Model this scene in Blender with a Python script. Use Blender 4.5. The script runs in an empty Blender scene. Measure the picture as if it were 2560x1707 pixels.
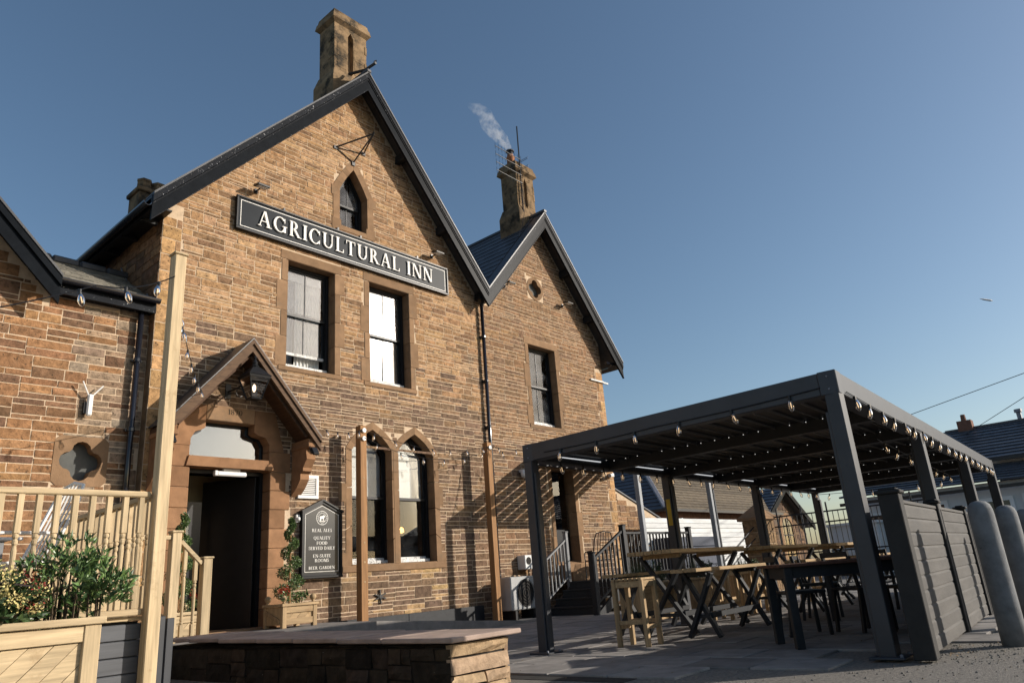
import bpy, math, random
from mathutils import Vector, Matrix
from mathutils.geometry import tessellate_polygon

S = bpy.context.scene
COL = S.collection
RND = random.Random(11)
rad = math.radians

# ------------------------------------------------------------------ camera, sky, sun, exposure
cd = bpy.data.cameras.new('camera'); cam = bpy.data.objects.new('camera', cd); COL.objects.link(cam)
cd.sensor_width = 36.0; cd.lens = 25.45; cd.clip_start = 0.05; cd.clip_end = 6000
yaw, pit, rol = .86654, .31803, -.07778
_f = Vector((math.sin(yaw)*math.cos(pit), math.cos(yaw)*math.cos(pit), math.sin(pit)))
_r = Vector((math.cos(yaw), -math.sin(yaw), 0)); _u = _r.cross(_f)
_r2 = math.cos(rol)*_r + math.sin(rol)*_u; _u2 = -math.sin(rol)*_r + math.cos(rol)*_u
cam.matrix_world = Matrix(((_r2.x, _u2.x, -_f.x, 0), (_r2.y, _u2.y, -_f.y, 0), (_r2.z, _u2.z, -_f.z, .82), (0, 0, 0, 1)))
S.camera = cam
SUN_AZ, SUN_EL = rad(42), rad(20)          # azimuth from the facade normal (-Y) towards +X
sdir = Vector((math.sin(SUN_AZ)*math.cos(SUN_EL), -math.cos(SUN_AZ)*math.cos(SUN_EL), math.sin(SUN_EL)))
W = bpy.data.worlds.new('World'); S.world = W; W.use_nodes = True
wn = W.node_tree; wn.nodes.clear()
sky = wn.nodes.new('ShaderNodeTexSky'); sky.sky_type = 'NISHITA'; sky.sun_disc = False
sky.sun_elevation = SUN_EL; sky.sun_rotation = math.atan2(sdir.x, sdir.y)
sky.air_density = 1.0; sky.dust_density = 1.2; sky.ozone_density = 1.6
hs = wn.nodes.new('ShaderNodeHueSaturation'); hs.inputs['Saturation'].default_value = 1.06; hs.inputs['Hue'].default_value = .497
bg = wn.nodes.new('ShaderNodeBackground'); bg.inputs['Strength'].default_value = .115
wo = wn.nodes.new('ShaderNodeOutputWorld')
wn.links.new(sky.outputs[0], hs.inputs['Color']); wn.links.new(hs.outputs[0], bg.inputs[0]); wn.links.new(bg.outputs[0], wo.inputs[0])
sl = bpy.data.lights.new('sun', 'SUN'); sl.energy = 5.0; sl.angle = rad(.5); sl.color = (1.0, .915, .81)
so = bpy.data.objects.new('sun', sl); COL.objects.link(so); so.location = (20, -20, 30)
so.rotation_euler = (-sdir).to_track_quat('-Z', 'Y').to_euler()
S.view_settings.view_transform = 'Standard'; S.view_settings.look = 'None'
S.view_settings.exposure = 0.14; S.view_settings.gamma = 1.0; S.view_settings.use_curve_mapping = False
S.render.engine = 'CYCLES'
S.cycles.max_bounces = 8; S.cycles.transparent_max_bounces = 16; S.cycles.volume_bounces = 1

# ------------------------------------------------------------------ materials
def N(nt, t, **kw):
    n = nt.nodes.new(t)
    for k, v in kw.items(): setattr(n, k, v)
    return n
MATS = {}
def M(name, base, rough=.7, var=.25, scale=6.0, stretch=(1, 1, 1), bump=0.0, bscale=60.0, metal=0.0, spec=.4,
      tone=False, ov=.08, fleck=None, fleck_scale=60., fleck_cut=.68, patch=None, patch_scale=1.2, patch_cut=.55, coat=0.0, detail=5.0):
    m = bpy.data.materials.new(name); m.use_nodes = True; nt = m.node_tree; L = nt.links
    b = nt.nodes['Principled BSDF']
    b.inputs['Roughness'].default_value = rough; b.inputs['Metallic'].default_value = metal
    b.inputs['Specular IOR Level'].default_value = spec; b.inputs['Coat Weight'].default_value = coat
    g = N(nt, 'ShaderNodeNewGeometry'); mp = N(nt, 'ShaderNodeMapping'); mp.inputs['Scale'].default_value = stretch
    L.new(g.outputs['Position'], mp.inputs['Vector'])
    oi = N(nt, 'ShaderNodeObjectInfo')
    n1 = N(nt, 'ShaderNodeTexNoise'); n1.inputs['Scale'].default_value = scale; n1.inputs['Detail'].default_value = detail; n1.inputs['Roughness'].default_value = .62
    add = N(nt, 'ShaderNodeVectorMath', operation='ADD'); sc = N(nt, 'ShaderNodeVectorMath', operation='SCALE')
    cmb = N(nt, 'ShaderNodeCombineXYZ')
    for i in range(3): L.new(oi.outputs['Random'], cmb.inputs[i])
    sc.inputs['Scale'].default_value = 37.0; L.new(cmb.outputs[0], sc.inputs[0]); L.new(mp.outputs[0], add.inputs[0]); L.new(sc.outputs[0], add.inputs[1])
    L.new(add.outputs[0], n1.inputs['Vector'])
    mr = N(nt, 'ShaderNodeMapRange'); mr.inputs['From Min'].default_value = .28; mr.inputs['From Max'].default_value = .72
    mr.inputs['To Min'].default_value = 1-var; mr.inputs['To Max'].default_value = 1+var; L.new(n1.outputs[0], mr.inputs[0])
    om = N(nt, 'ShaderNodeMapRange'); om.inputs['To Min'].default_value = 1-ov; om.inputs['To Max'].default_value = 1+ov; L.new(oi.outputs['Random'], om.inputs[0])
    mul = N(nt, 'ShaderNodeMath', operation='MULTIPLY'); L.new(mr.outputs[0], mul.inputs[0]); L.new(om.outputs[0], mul.inputs[1])
    vs = N(nt, 'ShaderNodeVectorMath', operation='SCALE'); L.new(mul.outputs[0], vs.inputs['Scale'])
    if tone:
        at = N(nt, 'ShaderNodeAttribute', attribute_name='tone'); L.new(at.outputs['Color'], vs.inputs[0])
    else: vs.inputs[0].default_value = base[:3]
    cur = vs.outputs[0]
    def mixin(cur, col, sc_, cut, soft):
        nn = N(nt, 'ShaderNodeTexNoise'); nn.inputs['Scale'].default_value = sc_; nn.inputs['Detail'].default_value = 6.0; nn.inputs['Roughness'].default_value = .7
        L.new(add.outputs[0] if sc_ > 5 else g.outputs['Position'], nn.inputs['Vector'])
        r = N(nt, 'ShaderNodeMapRange'); r.inputs['From Min'].default_value = cut; r.inputs['From Max'].default_value = cut+soft; L.new(nn.outputs[0], r.inputs[0])
        mx = N(nt, 'ShaderNodeMix', data_type='RGBA'); L.new(r.outputs[0], mx.inputs['Factor']); L.new(cur, mx.inputs['A']); mx.inputs['B'].default_value = (*col, 1)
        return mx.outputs['Result']
    if patch: cur = mixin(cur, patch, patch_scale, patch_cut, .16)
    if fleck: cur = mixin(cur, fleck, fleck_scale, fleck_cut, .03)
    L.new(cur, b.inputs['Base Color'])
    if bump:
        n2 = N(nt, 'ShaderNodeTexNoise'); n2.inputs['Scale'].default_value = bscale; n2.inputs['Detail'].default_value = 6; n2.inputs['Roughness'].default_value = .65
        L.new(add.outputs[0], n2.inputs['Vector']); bp = N(nt, 'ShaderNodeBump'); bp.inputs['Strength'].default_value = .7; bp.inputs['Distance'].default_value = bump
        L.new(n2.outputs[0], bp.inputs['Height']); L.new(bp.outputs[0], b.inputs['Normal'])
    MATS[name] = m
    return m
def EM(name, col, st):
    m = bpy.data.materials.new(name); m.use_nodes = True; b = m.node_tree.nodes['Principled BSDF']
    b.inputs['Base Color'].default_value = (*col, 1); b.inputs['Emission Color'].default_value = (*col, 1); b.inputs['Emission Strength'].default_value = st
    return m
def GLASS(name, tint=(.92, .95, .96), boost=1.0, refl=(1, 1, 1), rough=.01, dirt=0.0, floor=.02):
    m = bpy.data.materials.new(name); m.use_nodes = True; nt = m.node_tree; nt.nodes.clear(); L = nt.links
    o = N(nt, 'ShaderNodeOutputMaterial'); mx = N(nt, 'ShaderNodeMixShader'); t = N(nt, 'ShaderNodeBsdfTransparent'); g = N(nt, 'ShaderNodeBsdfGlossy')
    t.inputs[0].default_value = (*tint, 1); g.inputs['Color'].default_value = (*refl, 1); g.inputs['Roughness'].default_value = rough
    fr = N(nt, 'ShaderNodeFresnel'); fr.inputs['IOR'].default_value = 1.5
    mm = N(nt, 'ShaderNodeMath', operation='MULTIPLY_ADD', use_clamp=True); mm.inputs[1].default_value = boost; mm.inputs[2].default_value = floor
    L.new(fr.outputs[0], mm.inputs[0]); L.new(mm.outputs[0], mx.inputs[0]); L.new(t.outputs[0], mx.inputs[1]); L.new(g.outputs[0], mx.inputs[2])
    out = mx.outputs[0]
    if dirt:
        d = N(nt, 'ShaderNodeBsdfDiffuse'); d.inputs[0].default_value = (.6, .62, .65, 1); mx2 = N(nt, 'ShaderNodeMixShader')
        nn = N(nt, 'ShaderNodeTexNoise'); nn.inputs['Scale'].default_value = 3.; nn.inputs['Detail'].default_value = 4
        gg = N(nt, 'ShaderNodeNewGeometry'); L.new(gg.outputs['Position'], nn.inputs['Vector'])
        r = N(nt, 'ShaderNodeMapRange'); r.inputs['From Min'].default_value = .4; r.inputs['From Max'].default_value = .75; r.inputs['To Max'].default_value = dirt; L.new(nn.outputs[0], r.inputs[0])
        L.new(r.outputs[0], mx2.inputs[0]); L.new(out, mx2.inputs[1]); L.new(d.outputs[0], mx2.inputs[2]); out = mx2.outputs[0]
    L.new(out, o.inputs[0]); return m

stoneM = M('sandstone', (.4, .25, .12), rough=.92, var=.48, scale=11, tone=True, ov=.0, bump=.02, bscale=34, spec=.12, fleck=(.060, .042, .028), fleck_scale=17, fleck_cut=.605, patch=(.155, .120, .085), patch_scale=.62, patch_cut=.60)
dressM = M('dressed_sandstone', (.24, .150, .086), rough=.9, var=.22, scale=4, ov=.14, bump=.006, bscale=60, spec=.15, fleck=(.14, .10, .06), fleck_scale=14, fleck_cut=.66, patch=(.20, .14, .09), patch_scale=1.6)
reddressM = M('red_dressed_sandstone', (.265, .146, .078), rough=.9, var=.25, scale=4, ov=.15, bump=.006, bscale=60, spec=.15, fleck=(.16, .10, .06), fleck_scale=14, fleck_cut=.66)
mortarM = M('lime_mortar', (.54, .415, .29), rough=.95, var=.18, scale=12, bump=.006, bscale=80, spec=.1)
chimM = M('chimney_stone', (.225, .155, .09), rough=.95, var=.35, scale=3.5, ov=.15, bump=.008, bscale=40, spec=.1, fleck=(.34, .25, .07), fleck_scale=7, fleck_cut=.66, patch=(.05, .042, .032), patch_scale=2.4, patch_cut=.47)
blackP = M('black_gloss_paint', (.009, .011, .014), rough=.36, var=.25, scale=5, bump=.0015, bscale=18, spec=.03, fleck=(.55, .56, .58), fleck_scale=34, fleck_cut=.745)
flakeP = M('flaking_black_paint', (.012, .014, .018), rough=.42, var=.25, scale=5, bump=.003, bscale=30, spec=.05, fleck=(.55, .56, .58), fleck_scale=26, fleck_cut=.64)
blackG = M('black_frame_paint', (.011, .012, .014), rough=.4, var=.2, spec=.25)
sillP = M('weathered_white_paint', (.62, .62, .60), rough=.6, var=.2, scale=10, fleck=(.09, .08, .07), fleck_scale=32, fleck_cut=.56)
slateM = M('dark_slate', (.052, .053, .058), rough=.45, var=.3, scale=8, ov=.25, bump=.003, bscale=50, spec=.5)
slateL = M('pale_slate', (.20, .185, .15), rough=.7, var=.4, scale=9, ov=.3, bump=.004, bscale=40)  # paler, tan-tinted slate for the wing roof
tileM = M('brown_concrete_tile', (.12, .095, .065), rough=.9, var=.4, scale=5, ov=.2, bump=.004, bscale=40, fleck=(.4, .4, .38), fleck_scale=9, fleck_cut=.70)
roofblue = M('slate_and_shaded_tile', (.07, .078, .095), rough=.42, var=.3, scale=4, ov=.2, bump=.002, bscale=40, spec=.5, fleck=(.22, .24, .28), fleck_scale=18, fleck_cut=.68)
lead = M('lead_flashing', (.2, .21, .24), rough=.5, var=.3, scale=9, metal=.3)
iron = M('black_iron', (.012, .012, .013), rough=.4, var=.3, spec=.5)
pipeM = M('black_pipe_gloss', (.012, .013, .018), rough=.16, var=.2, spec=.6)
whiteP = M('white_plastic', (.72, .72, .70), rough=.45, var=.06, scale=3)
creamM = M('cream_wall', (.50, .42, .24), rough=.9, var=.1)
darkroom = M('dark_interior', (.02, .018, .016), rough=.9, var=.2)
curt = M('net_curtain', (.70, .70, .67), rough=.95, var=.10, scale=3)
curtg = M('grey_and_shaded_cloth', (.33, .34, .36), rough=.95, var=.15, scale=3)
signM = M('sign_slate_paint', (.017, .021, .026), rough=.42, var=.12, scale=2, spec=.07)
signB = M('sign_board_black', (.013, .016, .018), rough=.28, var=.12, scale=2, spec=.45)
letterM = M('letter_white', (.74, .72, .67), rough=.5, var=.05)
alu = M('anthracite_aluminium', (.031, .035, .043), rough=.50, var=.22, scale=3, spec=.5, metal=.0)
aluL = M('anthracite_louvre', (.022, .0225, .024), rough=.5, var=.12, scale=3, spec=.4)
def WOOD(nm, c, ax, var=.36, rough=.75):
    st = [26, 26, 26]; st[ax] = 1.6
    return M(nm, c, rough=rough, var=var, scale=1.0, stretch=tuple(st), ov=.14, bump=.0012, bscale=3.0, spec=.25, fleck=(c[0]*.45, c[1]*.36, c[2]*.3), fleck_scale=2.0 if 'teak' in nm else 5.5, fleck_cut=.70, patch=(c[0]*.66, c[1]*.58, c[2]*.50), patch_scale=3.4, patch_cut=.60)
pineX, pineY, pineZ = [WOOD('new_pine_'+'xyz'[i], (.48, .37, .225), i) for i in range(3)]
oakX, oakY, oakZ = [WOOD('teak_'+'xyz'[i], (.40, .28, .155), i) for i in range(3)]
darkoak = WOOD('porch_oak', (.085, .046, .026), 1, var=.35)
porchX = WOOD('porch_board', (.12, .072, .042), 0, var=.35)
postW = WOOD('stained_post', (.30, .16, .07), 2, var=.3)
blackW = M('black_stained_wood', (.018, .020, .023), rough=.55, var=.3, scale=1.0, stretch=(14, 14, 14), ov=.15, spec=.35)
greyclad = M('grey_composite_plank', (.085, .09, .10), rough=.6, var=.2, scale=1, stretch=(2, 20, 30), ov=.12)
pavM = M('paving_slab', (.235, .22, .205), rough=.85, var=.28, scale=4, ov=.22, bump=.003, bscale=40, fleck=(.26, .24, .22), fleck_scale=30, fleck_cut=.70)
asph = M('worn_asphalt', (.18, .166, .146), rough=.95, var=.45, scale=30, bump=.02, bscale=70, fleck=(.30, .275, .24), fleck_scale=55, fleck_cut=.60, patch=(.21, .195, .17), patch_scale=.7)
coping = M('pink_sandstone_coping', (.38, .285, .23), rough=.85, var=.22, scale=5, ov=.12, bump=.004, bscale=50, fleck=(.2, .14, .12), fleck_scale=18)
rubM = M('rubble_stone', (.2, .15, .1), rough=.95, var=.4, scale=8, tone=True, ov=0, bump=.02, bscale=30, spec=.1, fleck=(.42, .40, .35), fleck_scale=26, fleck_cut=.685)
fenceM = M('grey_fence_board', (.085, .081, .076), rough=.8, var=.22, scale=2, stretch=(1, 3, 6), ov=.10, bump=.002, bscale=40)
fenceP = M('dark_fence_post', (.018, .0175, .017), rough=.75, var=.3, scale=5, bump=.002, bscale=30)
bollM = M('bollard_concrete', (.165, .172, .18), rough=.85, var=.3, scale=7, ov=.08, bump=.003, bscale=50, fleck=(.09, .09, .09), fleck_scale=10, fleck_cut=.66)
render_w = M('white_render', (.62, .63, .63), rough=.9, var=.08, scale=2, bump=.003, bscale=40)
boardW = M('white_painted_board', (.62, .63, .62), rough=.7, var=.15, scale=1, stretch=(2, 10, 10), ov=.1, fleck=(.3, .3, .3), fleck_scale=6, fleck_cut=.70)
leafD = M('dark_leaf', (.035, .062, .022), rough=.38, var=.4, scale=20, tone=True, spec=.5, ov=0)
potM = M('terracotta', (.34, .15, .075), rough=.85, var=.25, scale=8)
glassW = GLASS('window_glass', tint=(.985, .99, .99), boost=1.0, dirt=.10)
glassG = GLASS('sunstruck_glass', tint=(.985, .99, .99), boost=1.3, rough=.10)
glassL = GLASS('ground_floor_glass', tint=(.97, .98, .98), boost=.22, dirt=.02, floor=0.0)
glassD = GLASS('dark_window_glass', tint=(.8, .83, .85), boost=1.6)
glassB = GLASS('bulb_glass', tint=(.93, .90, .86), boost=1.3)
lamp_warm = EM('filament', (1.0, .70, .40), .9)
led = EM('led', (1.0, .98, .94), .8)
glowstrip = EM('glow_strip', (.95, .97, 1.0), .55)
screenW = EM('lamp_room', (1.0, .55, .16), 3.0)

# ------------------------------------------------------------------ mesh collector
class MB:
    def __init__(s): s.v = []; s.f = []; s.t = []; s.tone = None
    def add(s, vs, fs):
        o = len(s.v); s.v += [tuple(v) for v in vs]; s.f += [tuple(i+o for i in f) for f in fs]
        if s.tone is not None: s.t += [s.tone]*len(vs)
        return s
    def box(s, x0, x1, y0, y1, z0, z1, bev=0.0, rot=None, org=None):
        cx, cy, cz = (x0+x1)/2, (y0+y1)/2, (z0+z1)/2; a, b, c = abs(x1-x0)/2, abs(y1-y0)/2, abs(z1-z0)/2
        vs, fs = _cbox(a, b, c, min(bev, .45*min(a, b, c)*2))
        if rot is not None: vs = [rot @ Vector(v) for v in vs]
        return s.add([(v[0]+cx, v[1]+cy, v[2]+cz) for v in vs], fs)
    def beam(s, p0, p1, w, h, up=(0, 0, 1), bev=0.0, ext=0.0):
        p0 = Vector(p0); p1 = Vector(p1); d = (p1-p0).normalized(); p0 = p0-d*ext; p1 = p1+d*ext
        u = Vector(up)
        if abs(u.dot(d)) > .98: u = Vector((1, 0, 0))
        r = d.cross(u).normalized(); u = r.cross(d); c = (p0+p1)/2; l = (p1-p0).length/2
        vs, fs = _cbox(w/2, l, h/2, bev)
        return s.add([c+r*v[0]+d*v[1]+u*v[2] for v in vs], fs)
    def tube(s, pts, r, seg=6, cap=True):
        pts = [Vector(p) for p in pts]; n = len(pts); vs = []; prev = None
        rr = r if hasattr(r, '__len__') else [r]*n
        for i, p in enumerate(pts):
            d = (pts[min(i+1, n-1)]-pts[max(i-1, 0)]).normalized()
            if prev is None:
                a = Vector((0, 0, 1)) if abs(d.z) < .9 else Vector((1, 0, 0)); u = d.cross(a).normalized()
            else:
                u = (prev-d*prev.dot(d)).normalized()
            prev = u; w = d.cross(u)
            for k in range(seg):
                an = 2*math.pi*k/seg; vs.append(p+(u*math.cos(an)+w*math.sin(an))*rr[i])
        fs = [(i*seg+k, i*seg+(k+1) % seg, (i+1)*seg+(k+1) % seg, (i+1)*seg+k) for i in range(n-1) for k in range(seg)]
        if cap: fs += [tuple(range(seg-1, -1, -1)), tuple((n-1)*seg+k for k in range(seg))]
        return s.add(vs, fs)
    def lathe(s, prof, cx=0, cy=0, z=0, seg=16):
        vs = []; n = len(prof)
        for r, h in prof:
            for k in range(seg): vs.append((cx+r*math.cos(2*math.pi*k/seg), cy+r*math.sin(2*math.pi*k/seg), z+h))
        fs = [(i*seg+k, i*seg+(k+1) % seg, (i+1)*seg+(k+1) % seg, (i+1)*seg+k) for i in range(n-1) for k in range(seg)]
        fs += [tuple(range(seg-1, -1, -1)), tuple((n-1)*seg+k for k in range(seg))]
        return s.add(vs, fs)
    def prism(s, poly, ax, a, b):
        # poly of 2-D points; ax 'y': (x,z) extruded in y; 'x': (y,z) in x; 'z': (x,y) in z
        def P(p, t): return {'y': (p[0], t, p[1]), 'x': (t, p[0], p[1]), 'z': (p[0], p[1], t)}[ax]
        n = len(poly); vs = [P(p, a) for p in poly]+[P(p, b) for p in poly]
        ar = sum(poly[i][0]*poly[(i+1) % n][1]-poly[(i+1) % n][0]*poly[i][1] for i in range(n))
        fs = [tuple(range(n)), tuple(range(2*n-1, n-1, -1))]+[(i, n+i, n+(i+1) % n, (i+1) % n) for i in range(n)]
        flip = (ar > 0) != (ax == 'y')
        flip = flip != (b < a)
        if flip: fs = [tuple(reversed(f)) for f in fs]
        return s.add(vs, fs)
def _cbox(a, b, c, r):
    if r <= 0:
        vs = [(x, y, z) for x in (-a, a) for y in (-b, b) for z in (-c, c)]
        return vs, [(0, 1, 3, 2), (4, 6, 7, 5), (0, 4, 5, 1), (2, 3, 7, 6), (0, 2, 6, 4), (1, 5, 7, 3)]
    vs = []; idx = {}
    for sx in (-1, 1):
        for sy in (-1, 1):
            for sz in (-1, 1):
                for k in range(3):
                    e = [a-r, b-r, c-r]; e[k] = (a, b, c)[k]
                    idx[sx, sy, sz, k] = len(vs); vs.append((sx*e[0], sy*e[1], sz*e[2]))
    fs = []
    sq = [(-1, -1), (1, -1), (1, 1), (-1, 1)]
    for k in range(3):
        for sg in (-1, 1):
            f = []
            for p, q in sq:
                t = [0, 0, 0]; t[k] = sg; t[(k+1) % 3] = p; t[(k+2) % 3] = q; f.append(idx[(*t, k)])
            fs.append(tuple(f if sg > 0 else reversed(f)))
    for k in range(3):      # edges along axis k
        i, j = (k+1) % 3, (k+2) % 3
        for p in (-1, 1):
            for q in (-1, 1):
                def I(t, kk):
                    u = [0, 0, 0]; u[k] = t; u[i] = p; u[j] = q; return idx[(*u, kk)]
                f = (I(-1, i), I(1, i), I(1, j), I(-1, j)); fs.append(f if p*q < 0 else tuple(reversed(f)))
    for sx in (-1, 1):
        for sy in (-1, 1):
            for sz in (-1, 1):
                f = (idx[sx, sy, sz, 0], idx[sx, sy, sz, 1], idx[sx, sy, sz, 2]); fs.append(f if sx*sy*sz > 0 else tuple(reversed(f)))
    return vs, fs

OFF = {}
def obj(name, mb, mat, parent=None, smooth=False, kind=None, label=None):
    me = bpy.data.meshes.new(name)
    off = OFF.get(parent.name, Vector((0, 0, 0))) if parent else Vector((0, 0, 0))
    me.from_pydata([(v[0]-off.x, v[1]-off.y, v[2]-off.z) for v in mb.v], [], mb.f)
    me.materials.append(mat)
    if mb.tone is not None:
        ca = me.color_attributes.new('tone', 'FLOAT_COLOR', 'POINT')
        ca.data.foreach_set('color', [c for t in mb.t for c in (t[0], t[1], t[2], 1.0)])
    if smooth: me.polygons.foreach_set('use_smooth', [True]*len(me.polygons))
    me.update()
    o = bpy.data.objects.new(name, me); COL.objects.link(o)
    if parent: o.parent = parent; OFF[o.name] = off
    if kind: o['kind'] = kind
    if label: o['label'] = label
    return o
def thing(name, label, cat, loc=(0, 0, 0), rz=0.0, group=None, world=True):
    o = bpy.data.objects.new(name, None); COL.objects.link(o); o.location = loc; o.rotation_euler = (0, 0, rz); o.empty_display_size = .1
    o['label'] = label; o['category'] = cat
    if group: o['group'] = group
    OFF[o.name] = Vector(loc) if world else Vector((0, 0, 0))
    return o
def tag(o, label, cat, group=None):
    o['label'] = label; o['category'] = cat
    if group: o['group'] = group
    return o
def struct(name, mb, mat): return obj(name, mb, mat, None, kind='structure')
def copy_tree(o, parent=None):
    c = o.copy(); COL.objects.link(c)
    if parent is not None: c.parent = parent
    OFF[c.name] = OFF.get(o.name, Vector((0, 0, 0)))
    for ch in list(o.children): copy_tree(ch, c)
    return c
def place(proto, used, loc, rz=0.0, label=None, group=None):
    o = proto if not used else copy_tree(proto)
    o.location = loc; o.rotation_euler = (0, 0, rz)
    if label: o['label'] = label
    if group: o['group'] = group
    return o
def jit(c, a): 
    k = 1+RND.uniform(-a, a); return (c[0]*k, c[1]*k*(1+RND.uniform(-.03, .03)), c[2]*k*(1+RND.uniform(-.06, .06)))

# ------------------------------------------------------------------ ground
g = MB(); g.box(-400, 900, -400, 900, -.6, -.02); struct('ground', g, asph)
pav = bpy.data.objects.new('paving', None); COL.objects.link(pav); pav['kind'] = 'structure'; OFF['paving'] = Vector((0, 0, 0))
slab_rest = MB()
ri = 0; x = 4.26
while x < 24:
    w = .625; y = (1.62 if ri % 2 else 1.30)
    while y < 11.8:
        l = .655; y1 = min(y+l, 11.8)
        ok = (y > 2.98 or x > 6.1) and (y > 2.05 or x > 7.4) and y1-y > .1 and (x > 5.2 or y > 9.2)
        if ok:
            dz = RND.uniform(-.004, .003)
            if x < 10 and y < 8.2:
                mb = MB(); mb.box(x+.007, x+w-.008, y+.007, y1-.008, -.05, dz, bev=.006); obj('paving_slab', mb, pavM, pav)
            else: slab_rest.box(x+.005, x+w-.006, y+.005, y1-.006, -.05, dz)
        y += l
    x += w; ri += 1
obj('far_paving_slabs', slab_rest, pavM, pav, kind='stuff')
bed = MB(); bed.box(5.3, 24, 3.62, 11.8, -.05, -.016); bed.box(6.2, 24, 2.62, 3.619, -.05, -.016); obj('slab_bedding', bed, M('bedding', (.03, .028, .026), rough=1), pav)
# loose grit on the tarmac
grit = MB()
for i in range(2600):
    gx, gy = RND.uniform(3.2, 13), RND.uniform(1.0, 3.4)
    if RND.random() < .35: gx, gy = RND.uniform(6.6, 12), RND.uniform(.9, 1.9)
    if gx > 6.2 and gy > 2.05: continue
    r = RND.uniform(.004, .013); a = RND.uniform(0, 6.3)
    grit.add([(gx+r*math.cos(a), gy+r*math.sin(a), -.021), (gx+r*math.cos(a+2), gy+r*math.sin(a+2), -.021), (gx+r*math.cos(a+4.2), gy+r*math.sin(a+4.2), -.021), (gx, gy, -.02+r)],
             [(0, 1, 3), (1, 2, 3), (2, 0, 3)])
gr = obj('loose_grit', grit, M('grit', (.17, .155, .13), rough=.95, var=.4, scale=40), None, kind='stuff'); gr['label'] = 'loose grit scattered on the tarmac'; gr['category'] = 'grit'

lt_ = MB()
for i in range(260):
    k = RND.random()
    if k < .45: gx = RND.uniform(6.7, 12.5); gy = 1.60+.068*(gx-6.6)-abs(RND.gauss(0, .10))
    elif k < .75: gx = 4.40-abs(RND.gauss(0, .12)); gy = RND.uniform(4.6, 9.5)
    else: gx, gy = RND.uniform(5.2, 9), RND.uniform(2.2, 6.5)
    z = -.016 if (gx < 5.2 or gy < 2.1) else .006
    a = RND.uniform(0, 6.28); r = RND.uniform(.008, .022); q = [Vector((gx+r*math.cos(a+t), gy+r*math.sin(a+t)*.6, z+RND.uniform(.002, .012))) for t in (0, 1.6, 3.1, 4.7)]
    lt_.add(q, [(0, 1, 2, 3)])
lo_ = obj('leaf_litter', lt_, M('dry_leaf', (.22, .15, .08), rough=.9, var=.5, scale=30), None, kind='stuff'); lo_['label'] = 'dry leaf litter along the fence and wall foot'; lo_['category'] = 'leaf litter'

# ------------------------------------------------------------------ the inn
YF = 11.8; YW = 12.0; YV = 11.4
inn = thing('inn', 'tall twin gabled sandstone inn with black bargeboards and stone chimneys', 'building', (11, 11.8, 0))
def Tmain(x): return 12.45-1.085*(8.93-x) if x < 8.93 else 12.45-1.22*(x-8.93)
def Tright(x): return 11.01-1.166*(15.30-x) if x < 15.3 else 11.01-1.234*(x-15.3)
XV = 12.65
def Troof(x): return Tmain(x) if x < XV else Tright(x)
def Twing(x): return 8.35-1.04*abs(x-.72) if x < 3.2 else 5.9
XL, XR = 4.73, 17.97
def shoulder_arch(x0, x1, zb, zs, za, n=5, bulge=.06):
    xm = (x0+x1)/2; pts = [(x0, zb), (x1, zb), (x1, zs)]
    for i in range(1, n):
        t = i/n; pts.append((x1+(xm-x1)*t+bulge*math.sin(math.pi*t)*.8, zs+(za-zs)*t+bulge*math.sin(math.pi*t)*.45))
    pts.append((xm, za))
    for i in range(n-1, 0, -1):
        t = i/n; pts.append((x0+(xm-x0)*t-bulge*math.sin(math.pi*t)*.8, zs+(za-zs)*t+bulge*math.sin(math.pi*t)*.45))
    pts.append((x0, zs)); return pts
def rectp(x0, x1, z0, z1): return [(x0, z0), (x1, z0), (x1, z1), (x0, z1)]
def quatrefoil(cx, cz, r, n=8):
    pts = []; d, q = r*.56, r*.46; h = math.pi-math.acos(max(-1, min(1, (d*math.sqrt(.5))/q)))+math.pi/4-math.pi/2
    h = math.pi-(math.asin(min(1, d*math.sin(math.pi/4)/q))-math.pi/4)-math.pi/2+rad(2)
    for k in range(4):
        a0 = math.pi/2*k; ox, oz = cx+d*math.cos(a0), cz+d*math.sin(a0)
        for i in range(n+1):
            a = a0-rad(118)+rad(236)*i/n; pts.append((ox+q*math.cos(a), oz+q*math.sin(a)))
    out = []
    for k in range(4):
        for p in pts[k*(n+1):(k+1)*(n+1)]:
            an = math.atan2(p[1]-cz, p[0]-cx)-math.pi/2*k; an = (an+math.pi) % (2*math.pi)-math.pi
            if abs(an) <= math.pi/4-.03: out.append(p)
    return out
fan = [(5.46, 3.17), (6.90, 3.17), (6.90, 3.46), (6.82, 3.58), (6.66, 3.62), (6.60, 3.66), (6.60, 3.80), (5.70, 3.80), (5.70, 3.66), (5.64, 3.62), (5.53, 3.58), (5.46, 3.46)]
OPEN = dict(winL=rectp(7.20, 8.30, 5.03, 7.22), winR=rectp(9.20, 10.32, 5.02, 7.28), low1=shoulder_arch(8.71, 9.76, 1.33, 3.52, 3.98), low2=shoulder_arch(9.86, 10.89, 1.33, 3.54, 3.99),
            gab=shoulder_arch(8.42, 9.17, 8.42, 9.30, 9.92, bulge=.02), rwin=rectp(14.53, 15.68, 4.68, 6.88), door=rectp(5.48, 6.93, .40, 3.0), fan=fan, door2=rectp(15.05, 15.98, 1.12, 3.52),
            quat=quatrefoil(15.06, 8.62, .27))
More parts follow.
